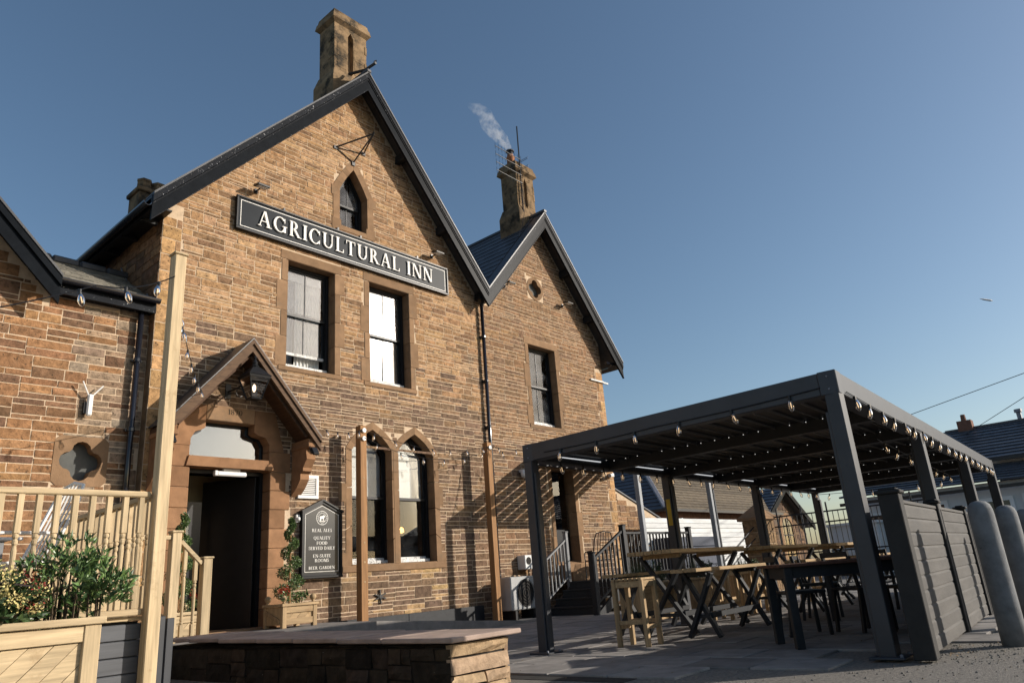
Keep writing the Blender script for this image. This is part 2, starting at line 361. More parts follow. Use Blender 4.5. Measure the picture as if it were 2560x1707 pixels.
def inset(poly, d):
    n = len(poly); out = []
    ar = sum(poly[i][0]*poly[(i+1) % n][1]-poly[(i+1) % n][0]*poly[i][1] for i in range(n)); s = 1 if ar > 0 else -1
    for i in range(n):
        p, q, r = Vector(poly[i-1]), Vector(poly[i]), Vector(poly[(i+1) % n])
        a = (q-p).normalized(); b = (r-q).normalized(); na = Vector((-a.y, a.x))*s; nb = Vector((-b.y, b.x))*s
        m = (na+nb); m = m/max(m.length_squared/2, .3); out.append((q.x+m.x*d, q.y+m.y*d))
    return out
def holed_wall(name, outer, holes, y, mat, parent, depth=.5):
    loops = [[Vector((p[0], p[1], 0)) for p in outer]]+[[Vector((p[0], p[1], 0)) for p in h] for h in holes]
    tris = tessellate_polygon(loops); flat = [p for l in loops for p in l]
    mb = MB(); vs = [(p.x, y, p.y) for p in flat]; fs = []
    for t in tris:
        a, b, c = [flat[i] for i in t]
        if (b-a).cross(c-a).z < 0: t = (t[0], t[2], t[1])
        fs.append(tuple(t))
    mb.add(vs, fs)
    for h in holes:
        n = len(h); mb.add([(p[0], y, p[1]) for p in h]+[(p[0], y+depth, p[1]) for p in h], [(i, (i+1) % n, n+(i+1) % n, n+i) for i in range(n)])
    return obj(name, mb, mat, parent)
top = .2
outer = [(XL, -.1), (XR, -.1), (XR, Tright(XR)-top), (15.3, 11.01-top), (XV, Troof(XV)-top), (8.93, 12.45-top), (XL, Tmain(XL)-top)]
wall_main = holed_wall('front_wall', outer, [inset(p, -.035) for p in OPEN.values()], YF, mortarM, inn, .22)
mb = MB()
mb.box(XL, XL+.4, YF+.02, 21, -.1, Tmain(XL)-top-.01); mb.box(XR-.4, XR, YF+.02, 21, -.1, Tright(XR)-top-.01); mb.box(XL+.4, XR-.4, 20.6, 21, -.1, 7.3)
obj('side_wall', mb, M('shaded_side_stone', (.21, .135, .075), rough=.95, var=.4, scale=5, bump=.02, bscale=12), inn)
mb = MB(); mb.box(XL+.41, XR-.41, 14.2, 14.3, 0, 7.4); mb.box(XL+.41, XR-.41, YF+.3, 14.2, 4.3, 4.4); mb.box(XL+.41, XR-.41, YF+.3, 14.2, .28, .38); mb.box(XL+.41, XR-.41, YF+.3, 14.2, 7.5, 7.55); mb.box(8.45, 8.5, YF+.3, 14.2, .38, 4.3); mb.box(14.2, 14.25, YF+.3, 14.2, .38, 4.3)
obj('inner_room', mb, darkroom, inn)

# ---- stonework ------------------------------------------------------------------
def rect_sub(r, o):
    x0, x1, z0, z1 = r; a, b, c, d = o
    if a >= x1 or b <= x0 or c >= z1 or d <= z0: return [r]
    out = []
    if a > x0: out.append((x0, a, z0, z1))
    if b < x1: out.append((b, x1, z0, z1))
    m0, m1 = max(a, x0), min(b, x1)
    if c > z0: out.append((m0, m1, z0, c))
    if d < z1: out.append((m0, m1, d, z1))
    return out
def course_rects(x0, x1, z0, z1, band=(.175, .25), cell=(.36, 1.0), rowmin=.055, wmin=.16, wmax=.62):
    out = []; z = z0
    while z < z1-.02:
        h = RND.uniform(*band); zt = min(z+h, z1); x = x0-RND.uniform(0, .5)
        while x < x1:
            w = RND.uniform(*cell); xb = x+w
            r = RND.random(); H = zt-z
            if r < .50: cuts = [RND.uniform(.40, .60)]
            elif r < .72: cuts = sorted([RND.uniform(.22, .34), RND.uniform(.56, .74)])
            elif r < .88: cuts = [RND.choice([RND.uniform(.24, .34), RND.uniform(.66, .76)])]
            else: cuts = []
            if not cuts and w > .55: cuts = [.5]
            lv = [0]+cuts+[1]
            for i in range(len(lv)-1):
                a, b = z+lv[i]*H, z+lv[i+1]*H
                sp = [x]
                if w > wmax or RND.random() < .40: sp.append(x+w*RND.uniform(.35, .65))
                sp.append(xb)
                for k in range(len(sp)-1):
                    q0, q1 = max(sp[k], x0), min(sp[k+1], x1)
                    if q1-q0 > .05: out.append((q0, q1, a, b))
            x = xb
        z = zt
    return out
def stone(mb, x0, x1, z0, z1, y, proud, rough=.010, axis='y', sgn=-1, j=.017):
    w, h = x1-x0, z1-z0; nx = 3 if w > .3 else 2; nz = 2
    x0 += j*.5; x1 -= j*.5; z0 += j*.5; z1 -= j*.5
    R = RND.uniform; tx, tz = R(-1, 1)*rough*.8, R(-1, 1)*rough*.8
    pts = []
    for b in range(nz+1):
        for a in range(nx+1):
            u, v = a/nx, b/nz; edge = a in (0, nx) or b in (0, nz)
            ix = iz = 0
            px = x0+(x1-x0)*u+ix+R(-.004, .004)+(0 if edge else R(-.03, .03)*w); pz = z0+(z1-z0)*v+iz+R(-.003, .003)
            d = proud*(.75 if edge else 1.05)+tx*(u-.5)+tz*(v-.5)+R(-rough, rough)*(.35 if edge else 1.0)
            pts.append((px, pz, max(d, .003)))
    n1 = len(pts); ring = [a for a in range(nx+1)]+[(b+1)*(nx+1)-1 for b in range(1, nz+1)]+[nz*(nx+1)+a for a in range(nx-1, -1, -1)]+[b*(nx+1) for b in range(nz-1, 0, -1)]
    base = [(max(x0, min(x1, pts[i][0]+(0))), max(z0, min(z1, pts[i][1])), -.012) for i in ring]
    allp = pts+base
    def P(p): return (p[0], y+sgn*p[2], p[1]) if axis == 'y' else (y+sgn*p[2], p[0], p[1])
    fs = [(b*(nx+1)+a, b*(nx+1)+a+1, (b+1)*(nx+1)+a+1, (b+1)*(nx+1)+a) for b in range(nz) for a in range(nx)]
    m = len(ring); fs += [(ring[(i+1) % m], ring[i], n1+i, n1+(i+1) % m) for i in range(m)]
    if (axis == 'y') != (sgn < 0): fs = [tuple(reversed(f)) for f in fs]
    mb.add([P(p) for p in allp], fs)
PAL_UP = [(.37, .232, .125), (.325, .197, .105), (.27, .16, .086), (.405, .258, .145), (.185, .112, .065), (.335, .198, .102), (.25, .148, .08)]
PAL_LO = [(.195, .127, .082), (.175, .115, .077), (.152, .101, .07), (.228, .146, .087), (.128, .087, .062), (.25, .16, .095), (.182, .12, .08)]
PAL_RT = [(.25, .149, .083), (.225, .136, .077), (.205, .126, .075), (.28, .168, .092), (.165, .105, .066), (.205, .13, .08)]
PAL_WG = [(.275, .146, .074), (.24, .13, .068), (.305, .168, .083), (.165, .096, .058), (.26, .14, .071), (.20, .112, .063)]
STONES = []      # (rect, y, tone)
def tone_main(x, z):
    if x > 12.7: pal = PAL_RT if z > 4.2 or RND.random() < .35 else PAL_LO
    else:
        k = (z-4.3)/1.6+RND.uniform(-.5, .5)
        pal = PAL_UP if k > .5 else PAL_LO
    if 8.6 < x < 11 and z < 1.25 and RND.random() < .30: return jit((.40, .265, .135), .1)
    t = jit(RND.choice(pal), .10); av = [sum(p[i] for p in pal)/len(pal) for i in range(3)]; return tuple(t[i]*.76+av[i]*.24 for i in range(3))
obst = [(7.05, 8.45, 4.92, 7.42), (9.05, 10.47, 4.92, 7.48), (8.59, 11.01, 1.20, 3.58), (8.75, 9.72, 3.66, 3.95), (9.0, 9.5, 3.95, 4.12), (9.88, 10.86, 3.66, 3.95), (10.1, 10.6, 3.95, 4.12),
        (8.27, 9.32, 8.31, 9.36), (8.34, 9.24, 9.38, 9.66), (8.52, 9.06, 9.66, 9.95), (8.68, 8.90, 9.95, 10.10), (14.38, 15.83, 4.56, 7.08), (5.02, 7.32, 0, 3.33), (5.30, 7.04, 3.33, 3.72), (5.42, 6.94, 3.72, 4.05),
        (14.85, 16.18, 1.0, 3.72), (14.72, 15.40, 8.28, 8.96)]
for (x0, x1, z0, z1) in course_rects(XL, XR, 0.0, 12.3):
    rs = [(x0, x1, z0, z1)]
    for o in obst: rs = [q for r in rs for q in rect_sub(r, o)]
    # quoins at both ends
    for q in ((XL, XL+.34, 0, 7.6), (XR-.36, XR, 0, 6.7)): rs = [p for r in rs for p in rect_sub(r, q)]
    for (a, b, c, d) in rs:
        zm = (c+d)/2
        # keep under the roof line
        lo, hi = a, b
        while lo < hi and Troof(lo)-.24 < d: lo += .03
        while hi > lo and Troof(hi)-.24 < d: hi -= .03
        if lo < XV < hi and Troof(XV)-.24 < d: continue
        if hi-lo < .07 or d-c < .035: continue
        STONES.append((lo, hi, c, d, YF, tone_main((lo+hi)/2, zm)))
for (xa, xb, zt) in ((XL, 0, 7.30), (XR, 1, 6.55)):       # quoins
    z = 0.0; k = 0
    while z < zt:
        h = RND.uniform(.24, .36); w = .34 if k % 2 else .24; h = min(h, zt-z+.05)
        x0, x1 = (XL, XL+w) if xb == 0 else (XR-w, XR)
        STONES.append((x0, x1, z, z+h, YF, jit((.40, .24, .115) if xb == 0 else (.40, .245, .125), .16)))
        if w < .33: 
            y0, y1 = (XL+w, XL+.34) if xb == 0 else (XR-.36, XR-w)
            STONES.append((y0, y1, z, z+h, YF, tone_main((y0+y1)/2, z)))
        z += h; k += 1
wobst = [(3.55, 4.27, 2.64, 3.36)]
for (x0, x1, z0, z1) in course_rects(-2.2, XL, 0.0, 8.0, band=(.24, .34), cell=(.45, 1.1), wmax=.75):
    rs = [(x0, x1, z0, z1)]
    for o in wobst: rs = [q for r in rs for q in rect_sub(r, o)]
    for (a, b, c, d) in rs:
        lo, hi = a, b
        while hi > lo and Twing(hi)-.3 < d: hi -= .03
        while lo < hi and Twing(lo)-.3 < d: lo += .03
        if hi-lo < .07 or d-c < .035: continue
        if lo < 1.0: continue
        t = jit(RND.choice(PAL_WG), .14)
        if lo > 3.6 and RND.random() < .7: m = RND.uniform(.3, .8); t = tuple(t[i]*(1-m)+(.29, .245, .185)[i]*m for i in range(3))
        STONES.append((lo, hi, c, d, YW, t))
cm = cam.matrix_world.inverted(); FPX = 25.45/36*1024
def px(p):
    q = cm @ Vector(p); return (512+FPX*q.x/-q.z, 341-FPX*q.y/-q.z) if q.z < -.1 else (-999, -999)
def parea(s):
    a, b, c, d, y, _ = s; p = [px((a, y, c)), px((b, y, c)), px((b, y, d)), px((a, y, d))]
    mx = sum(q[0] for q in p)/4; mz = sum(q[1] for q in p)/4
    if not (0 < mx < 1024 and 0 < mz < 640): return 0
    return abs(sum(p[i][0]*p[(i+1) % 4][1]-p[(i+1) % 4][0]*p[i][1] for i in range(4)))/2
wing_wall = holed_wall('wing_wall', [(-2.4, -.1), (XL+.02, -.1), (XL+.02, 5.75), (3.2, 5.75), (.72, 8.1), (-2.4, 5.0)], [inset(quatrefoil(3.91, 3.0, .29), -.02)], YW, mortarM, inn, .16)
mb = MB(); mb.box(-2.4, XL-.02, 16, 16.2, -.1, 5.7); mb.box(-2.4, -2.2, YW+.01, 16, -.1, 4.9); obj('wing_back_wall', mb, mortarM, inn)
STONES.sort(key=parea, reverse=True)
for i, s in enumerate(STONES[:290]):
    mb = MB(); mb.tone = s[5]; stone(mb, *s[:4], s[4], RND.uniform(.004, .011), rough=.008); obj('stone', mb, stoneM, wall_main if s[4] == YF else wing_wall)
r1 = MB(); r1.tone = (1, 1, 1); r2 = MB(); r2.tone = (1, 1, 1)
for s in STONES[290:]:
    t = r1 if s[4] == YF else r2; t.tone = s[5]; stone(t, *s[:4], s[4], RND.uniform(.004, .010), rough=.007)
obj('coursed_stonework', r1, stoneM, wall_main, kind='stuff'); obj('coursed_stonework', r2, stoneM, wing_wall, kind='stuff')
# rows of stone on the shaded side wall above the wing roof
sd = MB(); sd.tone = (1, 1, 1)
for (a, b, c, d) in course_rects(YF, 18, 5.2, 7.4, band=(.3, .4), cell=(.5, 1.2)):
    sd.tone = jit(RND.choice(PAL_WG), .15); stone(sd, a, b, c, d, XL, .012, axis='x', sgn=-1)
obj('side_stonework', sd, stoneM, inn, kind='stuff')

# ---- roofs ------------------------------------------------------------------------
def slope_slab(mb, p0, p1, ya, yb, a, b):
    (x0, z0), (x1, z1) = p0, p1
    mb.prism([(x0, z0-a), (x1, z1-a), (x1, z1-b), (x0, z0-b)], 'y', ya, yb)
ML, MA, MR = (4.37, Tmain(4.37)), (8.93, 12.45), (XV, Troof(XV))
RA, RR = (15.30, 11.01), (18.58, Tright(18.58))
mb = MB(); slope_slab(mb, ML, MA, YV+.02, 21.2, .03, .20); slope_slab(mb, MA, MR, YV+.02, 21.2, .03, .20); roof1 = obj('main_roof', mb, slateM, inn)
mb = MB(); slope_slab(mb, MR, RA, YV+.02, 21.2, .032, .20); slope_slab(mb, RA, RR, YV+.02, 21.2, .032, .20); roof2 = obj('side_gable_roof', mb, slateM, inn)
def verge(p0, p1, y, sub, foot=0.0):
    m = MB(); slope_slab(m, p0, p1, y, y+.05, .19, .52); b = obj('bargeboard', m, blackP, inn)
    m = MB(); slope_slab(m, p0, p1, y-.035, y+.049, .05, .185); obj('verge_moulding', m, flakeP, b)
    m = MB(); slope_slab(m, p0, p1, y-.05, y+.30, .0, .046); obj('verge_capping', m, slateM, b)
    m = MB(); slope_slab(m, p0, p1, y-.018, y-.001, .20, .235); slope_slab(m, p0, p1, y-.012, y-.001, .495, .522); obj('bead_moulding', m, flakeP, b)
verge(ML, MA, YV, 0); verge(MA, MR, YV, 0); verge(MR, RA, YV, 0); verge(RA, RR, YV, 0)
for x, T in ((10.1, Tmain), (11.35, Tmain), (16.35, Tright), (17.35, Tright), (7.5, Tmain), (6.1, Tmain)):   # purlin ends under the soffit
    mb = MB(); mb.box(x-.07, x+.07, YV+.06, YF, T(x)-.42, T(x)-.22, bev=.01); obj('purlin_end', mb, blackW, inn)
mb = MB(); mb.box(8.86, 9.00, YV-.07, 21.2, 12.40, 12.50, bev=.02); obj('ridge_tile_row', mb, slateM, roof1)
mb = MB(); mb.box(15.23, 15.37, YV-.07, 21.2, 10.96, 11.06, bev=.02); obj('ridge_tile_row', mb, slateM, roof2)
mb = MB(); mb.tube([(8.95, YV-.28, 12.55), (8.93, YV+.1, 12.56), (8.75, YV+.5, 12.58)], .035, 6); mb.tube([(8.95, YV-.22, 12.56), (8.98, YV-.2, 12.66), (9.02, YV-.22, 12.69)], .02, 5); obj('ridge_finial_bar', mb, iron, roof1)
def slates(p0, p1, ya, yb, parent, mat, name='slate', exp=.21, wid=.30, lim=400, lift=.012, th=.012, rowname=None, shear=True):
    (x0, z0), (x1, z1) = p0, p1        # p0 eave, p1 ridge, rows run along y
    L = math.hypot(x1-x0, z1-z0); ux, uz = (x1-x0)/L, (z1-z0)/L; nx, nz = -uz, ux
    if nz < 0: nx, nz = -nx, -nz
    n = 0; rest = MB(); r = 0; s = 0
    while s < L-.05:
        y = ya-(wid/2 if r % 2 else 0)
        while y < yb:
            a, b = max(y, ya)+.004, min(y+wid, yb)-.004
            if b-a > .04:
                e0, e1 = s, min(s+exp*1.25, L); l0, l1 = lift+th+RND.uniform(0, .004), lift
                q = [(x0+ux*e0+nx*l0, z0+uz*e0+nz*l0), (x0+ux*e1+nx*l1, z0+uz*e1+nz*l1), (x0+ux*e1+nx*(l1-.006), z0+uz*e1+nz*(l1-.006)), (x0+ux*e0+nx*(l0-.016), z0+uz*e0+nz*(l0-.016))]
                if n < lim:
                    m = MB(); m.prism(q, 'y', a, b); obj(name, m, mat, parent); n += 1
                else: rest.prism(q, 'y', a, b)
            y += wid
        s += exp; r += 1
    if rest.v: obj('more_'+name+'s', rest, mat, parent, kind='stuff')
slates((MR[0]+.1, MR[1]+.116-.03), (15.24, 10.97-.03), YV+.32, 15.6, roof2, slateM, exp=.30, wid=.42, lim=150)
# eaves gutter on the left of the main roof, downpipes
mb = MB()
for (x, z) in ((4.30, 7.30),):
    prof = [(x+.07*math.cos(a), z+.07*math.sin(a)) for a in [math.pi+math.pi*i/8 for i in range(9)]]
    prof += [(p[0]*.86+x*.14, p[1]*.86+z*.14) for p in reversed(prof)]
    mb.prism(prof, 'y', YV, 21)
obj('eaves_gutter', mb, pipeM, roof1)
mb = MB(); mb.box(4.37, 4.45, YV+.06, 21, 7.20, 7.42); mb.box(4.45, XL, YV+.06, 21, 7.27, 7.30); obj('eaves_soffit', mb, blackG, roof1)
mb = MB()
for k in range(12): mb.box(4.40, 4.68, YV+.5+k*.8, YV+.58+k*.8, 7.18, 7.27)
obj('rafter_ends', mb, blackG, roof1)
def downpipe(x, y, z0, z1, r=.045):
    m = MB(); m.tube([(x, y, z0), (x, y, z1)], r, 10); p = obj('downpipe', m, pipeM, inn, smooth=True)
    z = z0+.9
    while z < z1:
        m = MB(); m.lathe([(r*1.28, 0), (r*1.28, .05), (r*1.12, .07)], x, y, z, 10); m.box(x-.075, x+.075, y+.02, y+r+.06, z+.005, z+.04); obj('pipe_collar', m, pipeM, p); z += 1.15
    return p
downpipe(12.68, YF-.10, 0, 7.55); downpipe(4.55, YW-.10, .3, 5.6)
mb = MB(); mb.tube([(12.68, YF-.10, 7.5), (12.68, YF-.16, 7.62), (12.66, YF-.2, 7.75)], .045, 8); mb.box(12.5, 12.86, YF-.24, YF-.03, 7.62, 7.80, bev=.01); obj('rainwater_hopper', mb, blackG, inn)
downpipe(18.15, YF+.35, 0, 3.5, r=.055)
mb = MB(); mb.tube([(18.15, YF+.35, 3.45), (18.15, YF+.30, 3.62), (18.02, YF+.18, 3.78), (17.9, YF+.1, 3.8)], .055, 8); obj('pipe_swan_neck', mb, pipeM, inn, smooth=True)
mb = MB(); mb.tube([(17.9, 11.55, 6.86), (18.62, 11.55, 6.92)], .04, 6); mb.tube([(18.2, 11.55, 6.86), (18.2, 11.7, 6.78), (17.98, 11.85, 6.7)], .035, 6); obj('gutter_bracket', mb, pipeM, inn)
mb = MB(); mb.box(17.30, 17.97, YF-.06, YF-.02, 6.28, 6.33); mb.box(17.97, 18.2, YF-.05, YF+.0, 6.27, 6.32); obj('cable_conduit', mb, sillP, inn)

# left wing roof, gable
mb = MB(); slope_slab(mb, (.72, 8.35), (3.22, 5.75), YW-.38, 16.2, .03, .2); slope_slab(mb, (-1.78, 5.75), (.72, 8.35), YW-.38, 16.2, .03, .2); wroof = obj('wing_gable_roof', mb, slateM, inn)
for p0, p1 in (((.72, 8.35), (3.24, 5.73)), ((-1.8, 5.73), (.72, 8.35))):
    y = YW-.40; m = MB(); slope_slab(m, p0, p1, y, y+.05, .19, .47); b = obj('bargeboard', m, blackP, inn)
    m = MB(); slope_slab(m, p0, p1, y-.04, y+.049, .05, .187); obj('verge_moulding', m, blackP, b); m = MB(); slope_slab(m, p0, p1, y-.055, y+.3, 0, .046); obj('verge_capping', m, slateM, b)
mb = MB(); mb.prism([(YW-.16, 5.72), (13.25, 6.62), (14.6, 5.72)], 'x', 3.0, XL+.0); wr2 = obj('wing_roof', mb, slateM, inn)
def slates_x(y0, z0, y1, z1, xa, xb, parent, mat, exp, wid, lim, name='slate', lift=.012):
    L = math.hypot(y1-y0, z1-z0); uy, uz = (y1-y0)/L, (z1-z0)/L; ny, nz = -uz, uy
    if nz < 0: ny, nz = -ny, -nz
    s = 0; r = 0; n = 0; rest = MB()
    while s < L-.05:
        x = xa-(wid/2 if r % 2 else 0)
        while x < xb:
            a, b = max(x, xa)+.003, min(x+wid, xb)-.003
            if b-a > .04:
                e1 = min(s+exp*1.25, L); l0 = lift+.014+RND.uniform(0, .006); l1 = lift
                q = [(y0+uy*s+ny*l0, z0+uz*s+nz*l0), (y0+uy*e1+ny*l1, z0+uz*e1+nz*l1), (y0+uy*e1+ny*(l1-.006), z0+uz*e1+nz*(l1-.006)), (y0+uy*s+ny*(l0-.016), z0+uz*s+nz*(l0-.016))]
                if n < lim: m = MB(); m.prism(q, 'x', a, b); obj(name, m, mat, parent); n += 1
                else: rest.prism(q, 'x', a, b)
            x += wid
        s += exp; r += 1
    if rest.v: obj('more_'+name+'s', rest, mat, parent, kind='stuff')
slates_x(YW-.20, 5.70, 13.22, 6.62, 3.22, XL-.06, wr2, slateL, .16, .26, 70)
mb = MB()
for k in range(4): mb.box(3.05+k*.44, 3.05+k*.44+.43, 13.12, 13.4, 6.58, 6.72, bev=.03)
obj('ridge_tiles', mb, slateM, wr2)
mb = MB(); mb.prism([(13.05-.25, 5.9), (13.05, 6.5), (13.4, 6.9), (13.2, 6.4), (12.6, 5.85), (12.0, 5.8), (12.1, 5.95)], 'x', XL-.05, XL-.03); obj('lead_flashing', mb, lead, wr2)
mb = MB(); prof = [(YW-.30+.06*math.cos(a), 5.70+.06*math.sin(a)) for a in [math.pi+math.pi*i/8 for i in range(9)]]
mb.prism(prof+[(YW-.24, 5.715), (YW-.36, 5.715)], 'x', 3.24, XL+.02); obj('wing_gutter', mb, pipeM, wr2)
mb = MB(); mb.box(3.24, XL, YW-.22, YW-.18, 5.50, 5.70); mb.box(3.24, XL, YW-.18, YW-.02, 5.52, 5.55); obj('wing_fascia', mb, flakeP, wr2)

# chimneys
def chimney(x0, x1, y0, y1, zb, ztop, zsh):
    xc, yc = (x0+x1)/2, (y0+y1)/2
    def rp(e): return (x0-e, x1+e, y0-e, y1+e)      # reads y0 at call time
    m = MB()
    def fr(e0, za, e1, zb_):
        a = rp(e0); b = rp(e1)
        m.add([(a[0], a[2], za), (a[1], a[2], za), (a[1], a[3], za), (a[0], a[3], za), (b[0], b[2], zb_), (b[1], b[2], zb_), (b[1], b[3], zb_), (b[0], b[3], zb_)],
              [(0, 1, 5, 4), (1, 2, 6, 5), (2, 3, 7, 6), (3, 0, 4, 7), (4, 5, 6, 7), (3, 2, 1, 0)])
    fr(.10, zb, .10, zsh-.28); fr(.10, zsh-.28, .02, zsh); y0 += .13; fr(.0, zsh, .0, ztop-.36); y0 -= .13; c = obj('chimney', m, chimM, inn)
    w = (x1-x0)*.085; slot = [(xc-w, zsh+.12), (xc, zsh+.0), (xc+w, zsh+.12), (xc+w, ztop-.62), (xc, ztop-.47), (xc-w, ztop-.62)]
    holed_wall('slotted_face', [(x0, zsh-.04), (x1, zsh-.04), (x1, ztop-.36), (x0, ztop-.36)], [slot], y0, chimM, c, .131)
    m = MB(); m.box(x0, x0+.004, y0+.001, y0+.13, zsh-.04, ztop-.36); m.box(x1-.004, x1, y0+.001, y0+.13, zsh-.04, ztop-.36); obj('face_return', m, chimM, c)
    m = MB()
    fr2 = fr
    a = rp(0)
    def ring(e0, za, e1, zb_):
        p = rp(e0); q = rp(e1)
        m.add([(p[0], p[2], za), (p[1], p[2], za), (p[1], p[3], za), (p[0], p[3], za), (q[0], q[2], zb_), (q[1], q[2], zb_), (q[1], q[3], zb_), (q[0], q[3], zb_)],
              [(0, 1, 5, 4), (1, 2, 6, 5), (2, 3, 7, 6), (3, 0, 4, 7), (4, 5, 6, 7), (3, 2, 1, 0)])
    ring(.005, ztop-.38, .09, ztop-.30); ring(.09, ztop-.299, .06, ztop-.14); ring(.045, ztop-.139, .02, ztop)
    obj('chimney_cap', m, chimM, c)
    m = MB()
    for k, (u0, u1, za, zb2) in enumerate(((.08, .36, zsh+.12, zsh+.42), (.08, .38, zsh+.45, zsh+.80), (.62, .92, zsh+.1, zsh+.5), (.60, .92, zsh+.54, zsh+.86))):
        m.box(x0+(x1-x0)*u0, x0+(x1-x0)*u1, y0-.008, y0+.01, za, min(zb2, ztop-.42), bev=.004)
    obj('ashlar_face', m, chimM, c)
    for zz in (zsh+.5, ztop-.75):
        for sx in (x0-.012, x1-.06):
            m = MB(); m.box(sx, sx+.072, y0-.012, y0+.25, zz-.12, zz+.12, bev=.006); obj('chimney_quoin', m, chimM, c)
    return c
ch1 = chimney(8.45, 9.40, 12.05, 12.66, 10.6, 14.44, 12.68)
ch2 = chimney(14.90, 15.70, 12.0, 12.6, 9.6, 12.86, 11.35)
mb = MB(); mb.lathe([(.12, 0), (.115, .25), (.13, .27), (.13, .32), (.10, .33), (.10, .40)], 15.08, 12.3, 12.86, 14); pot2 = obj('chimney_pot', mb, potM, ch2, smooth=True)
mb = MB(); mb.lathe([(.09, 0), (.09, .10), (.13, .11), (.13, .15), (.02, .20)], 15.08, 12.3, 13.26, 12); obj('pot_cowl', mb, iron, ch2)
mb = MB(); mb.box(5.02, 5.60, 13.8, 14.3, 7.8, 8.84); mb.box(4.97, 5.65, 13.75, 14.35, 8.84, 8.94, bev=.02); ch3 = obj('chimney', mb, chimM, inn)
for x in (5.18, 5.46):
    mb = MB(); mb.lathe([(.15, 0), (.14, .20), (.15, .21), (.15, .26)], x, 14.0, 8.94, 6); obj('chimney_pot', mb, chimM, ch3)

# ---- windows ------------------------------------------------------------------------
def ring_poly(mb, outer, inner, ya, yb):
    n = len(outer)
    for i in range(n):
        j = (i+1) % n; mb.prism([outer[i], outer[j], inner[j], inner[i]], 'y', ya, yb)
def clipz(poly, z, above):
    out = []; n = len(poly)
    for i in range(n):
        a, b = poly[i], poly[(i+1) % n]; ia = (a[1] >= z) == above; ib = (b[1] >= z) == above
        if ia: out.append(a)
        if ia != ib: t = (z-a[1])/(b[1]-a[1]); out.append((a[0]+(b[0]-a[0])*t, z))
    return out
def clipx(poly, x, right):
    return [(p[1], p[0]) for p in clipz([(q[1], q[0]) for q in poly], x, right)]
def sash(poly, zm, yf, parent, bars=True, open_gap=0.0, bottom=sillP, glass=None, frame_w=.055, cross=None):
    glass = glass or glassW
    m = MB(); ring_poly(m, poly, inset(poly, frame_w), yf, yf+.11); w = obj('window', m, blackG, parent)
    ins = inset(poly, frame_w); xs = [p[0] for p in ins]; x0, x1 = min(xs), max(xs); z0 = min(p[1] for p in ins); xm = (x0+x1)/2
    up = clipz(ins, zm, True); lo = clipz(ins, zm, False)
    m = MB(); ring_poly(m, up, inset(up, .035), yf+.03, yf+.065); u = obj('upper_sash', m, blackG, w)
    if bars: m = MB(); m.box(xm-.010, xm+.010, yf+.035, yf+.055, zm+.02, max(p[1] for p in up)-.02); obj('glazing_bar', m, blackG, u)
    lz = z0+open_gap; lop = [(x0+.002, lz), (x1-.002, lz), (x1-.002, zm+.02+open_gap*.3), (x0+.002, zm+.02+open_gap*.3)]
    m = MB(); ring_poly(m, lop, inset(lop, .035), yf+.07, yf+.105); l = obj('lower_sash', m, blackG, w)
    m = MB(); m.box(x0+.004, x1-.004, yf+.06, yf+.108, lz-.002, lz+.055, bev=.004); obj('bottom_rail', m, bottom, l)
    m = MB(); m.box(x0-.03, x1+.03, yf-.02, yf+.06, z0-.055, z0+.004, bev=.004); obj('sill_board', m, bottom, w)
    m = MB(); m.box(x0+.01, x1-.01, yf+.02, yf+.066, zm-.02, zm+.018); obj('meeting_rail', m, bottom if bottom is whiteP else blackG, w)
    if bars: m = MB(); m.box(xm-.010, xm+.010, yf+.075, yf+.095, lz+.05, zm-.02); obj('glazing_bar', m, blackG, l)
    iu = inset(up, .03); il = inset(lop, .03)
    for pl, yy, par in ((iu, yf+.045, u), (il, yf+.085, l)):
        for side in ((True, False) if bars else (None,)):
            q = pl if side is None else clipx(pl, xm, side)
            m = MB(); m.prism(q, 'y', yy, yy+.004); obj('pane', m, glass, par)
    return w
def pleats(mb, x0, x1, y, z0, z1, amp=.03, n=10):
    k = n*6; vs = []
    for i in range(k+1):
        t = i/k; yy = y+amp*math.sin(t*n*2*math.pi)+RND.uniform(-.004, .004); x = x0+(x1-x0)*t
        vs += [(x, yy, z0), (x, yy*1.0, z1)]
    mb.add(vs, [(2*i, 2*i+2, 2*i+3, 2*i+1) for i in range(k)]); return mb
YG = YF+.20
def surround(x0, x1, z0, z1, w=.145, sw=.16, parent=inn, mat=dressM, lint=.20):
    r = MB(); r.box(x0-w-.03, x1+w+.03, YF-.012, YG+.12, z1, z1+lint, bev=.012); obj('lintel', r, mat, parent)
    r = MB(); r.add([(x0-w-.02, YF-.02, z0-.11), (x1+w+.02, YF-.02, z0-.11), (x1+w+.02, YG+.1, z0-.11), (x0-w-.02, YG+.1, z0-.11), (x0-w-.02, YF-.02, z0-.025), (x1+w+.02, YF-.02, z0-.025), (x1+w+.02, YG+.1, z0+.05), (x0-w-.02, YG+.1, z0+.05)],
                    [(0, 1, 5, 4), (1, 2, 6, 5), (2, 3, 7, 6), (3, 0, 4, 7), (4, 5, 6, 7), (3, 2, 1, 0)]); obj('stone_sill', r, mat, parent)
    n = 4; hs_ = [RND.uniform(.8, 1.2) for _ in range(n)]; t = sum(hs_)
    for sgn in (-1, 1):
        z = z0-.02
        for k in range(n):
            h = hs_[k]/t*(z1-z0+.015); ww = w+(.10 if k % 2 == (sgn > 0) else 0)
            a, b = (x0-ww, x0) if sgn < 0 else (x1, x1+ww)
            r = MB(); r.box(a, b, YF-.010-RND.uniform(0, .005), YG+.12, z+.002, z+h-.003, bev=.008); obj('jamb_stone', r, mat, parent); z += h
surround(7.20, 8.30, 5.03, 7.22); surround(9.20, 10.32, 5.02, 7.28); surround(14.53, 15.68, 4.68, 6.88)
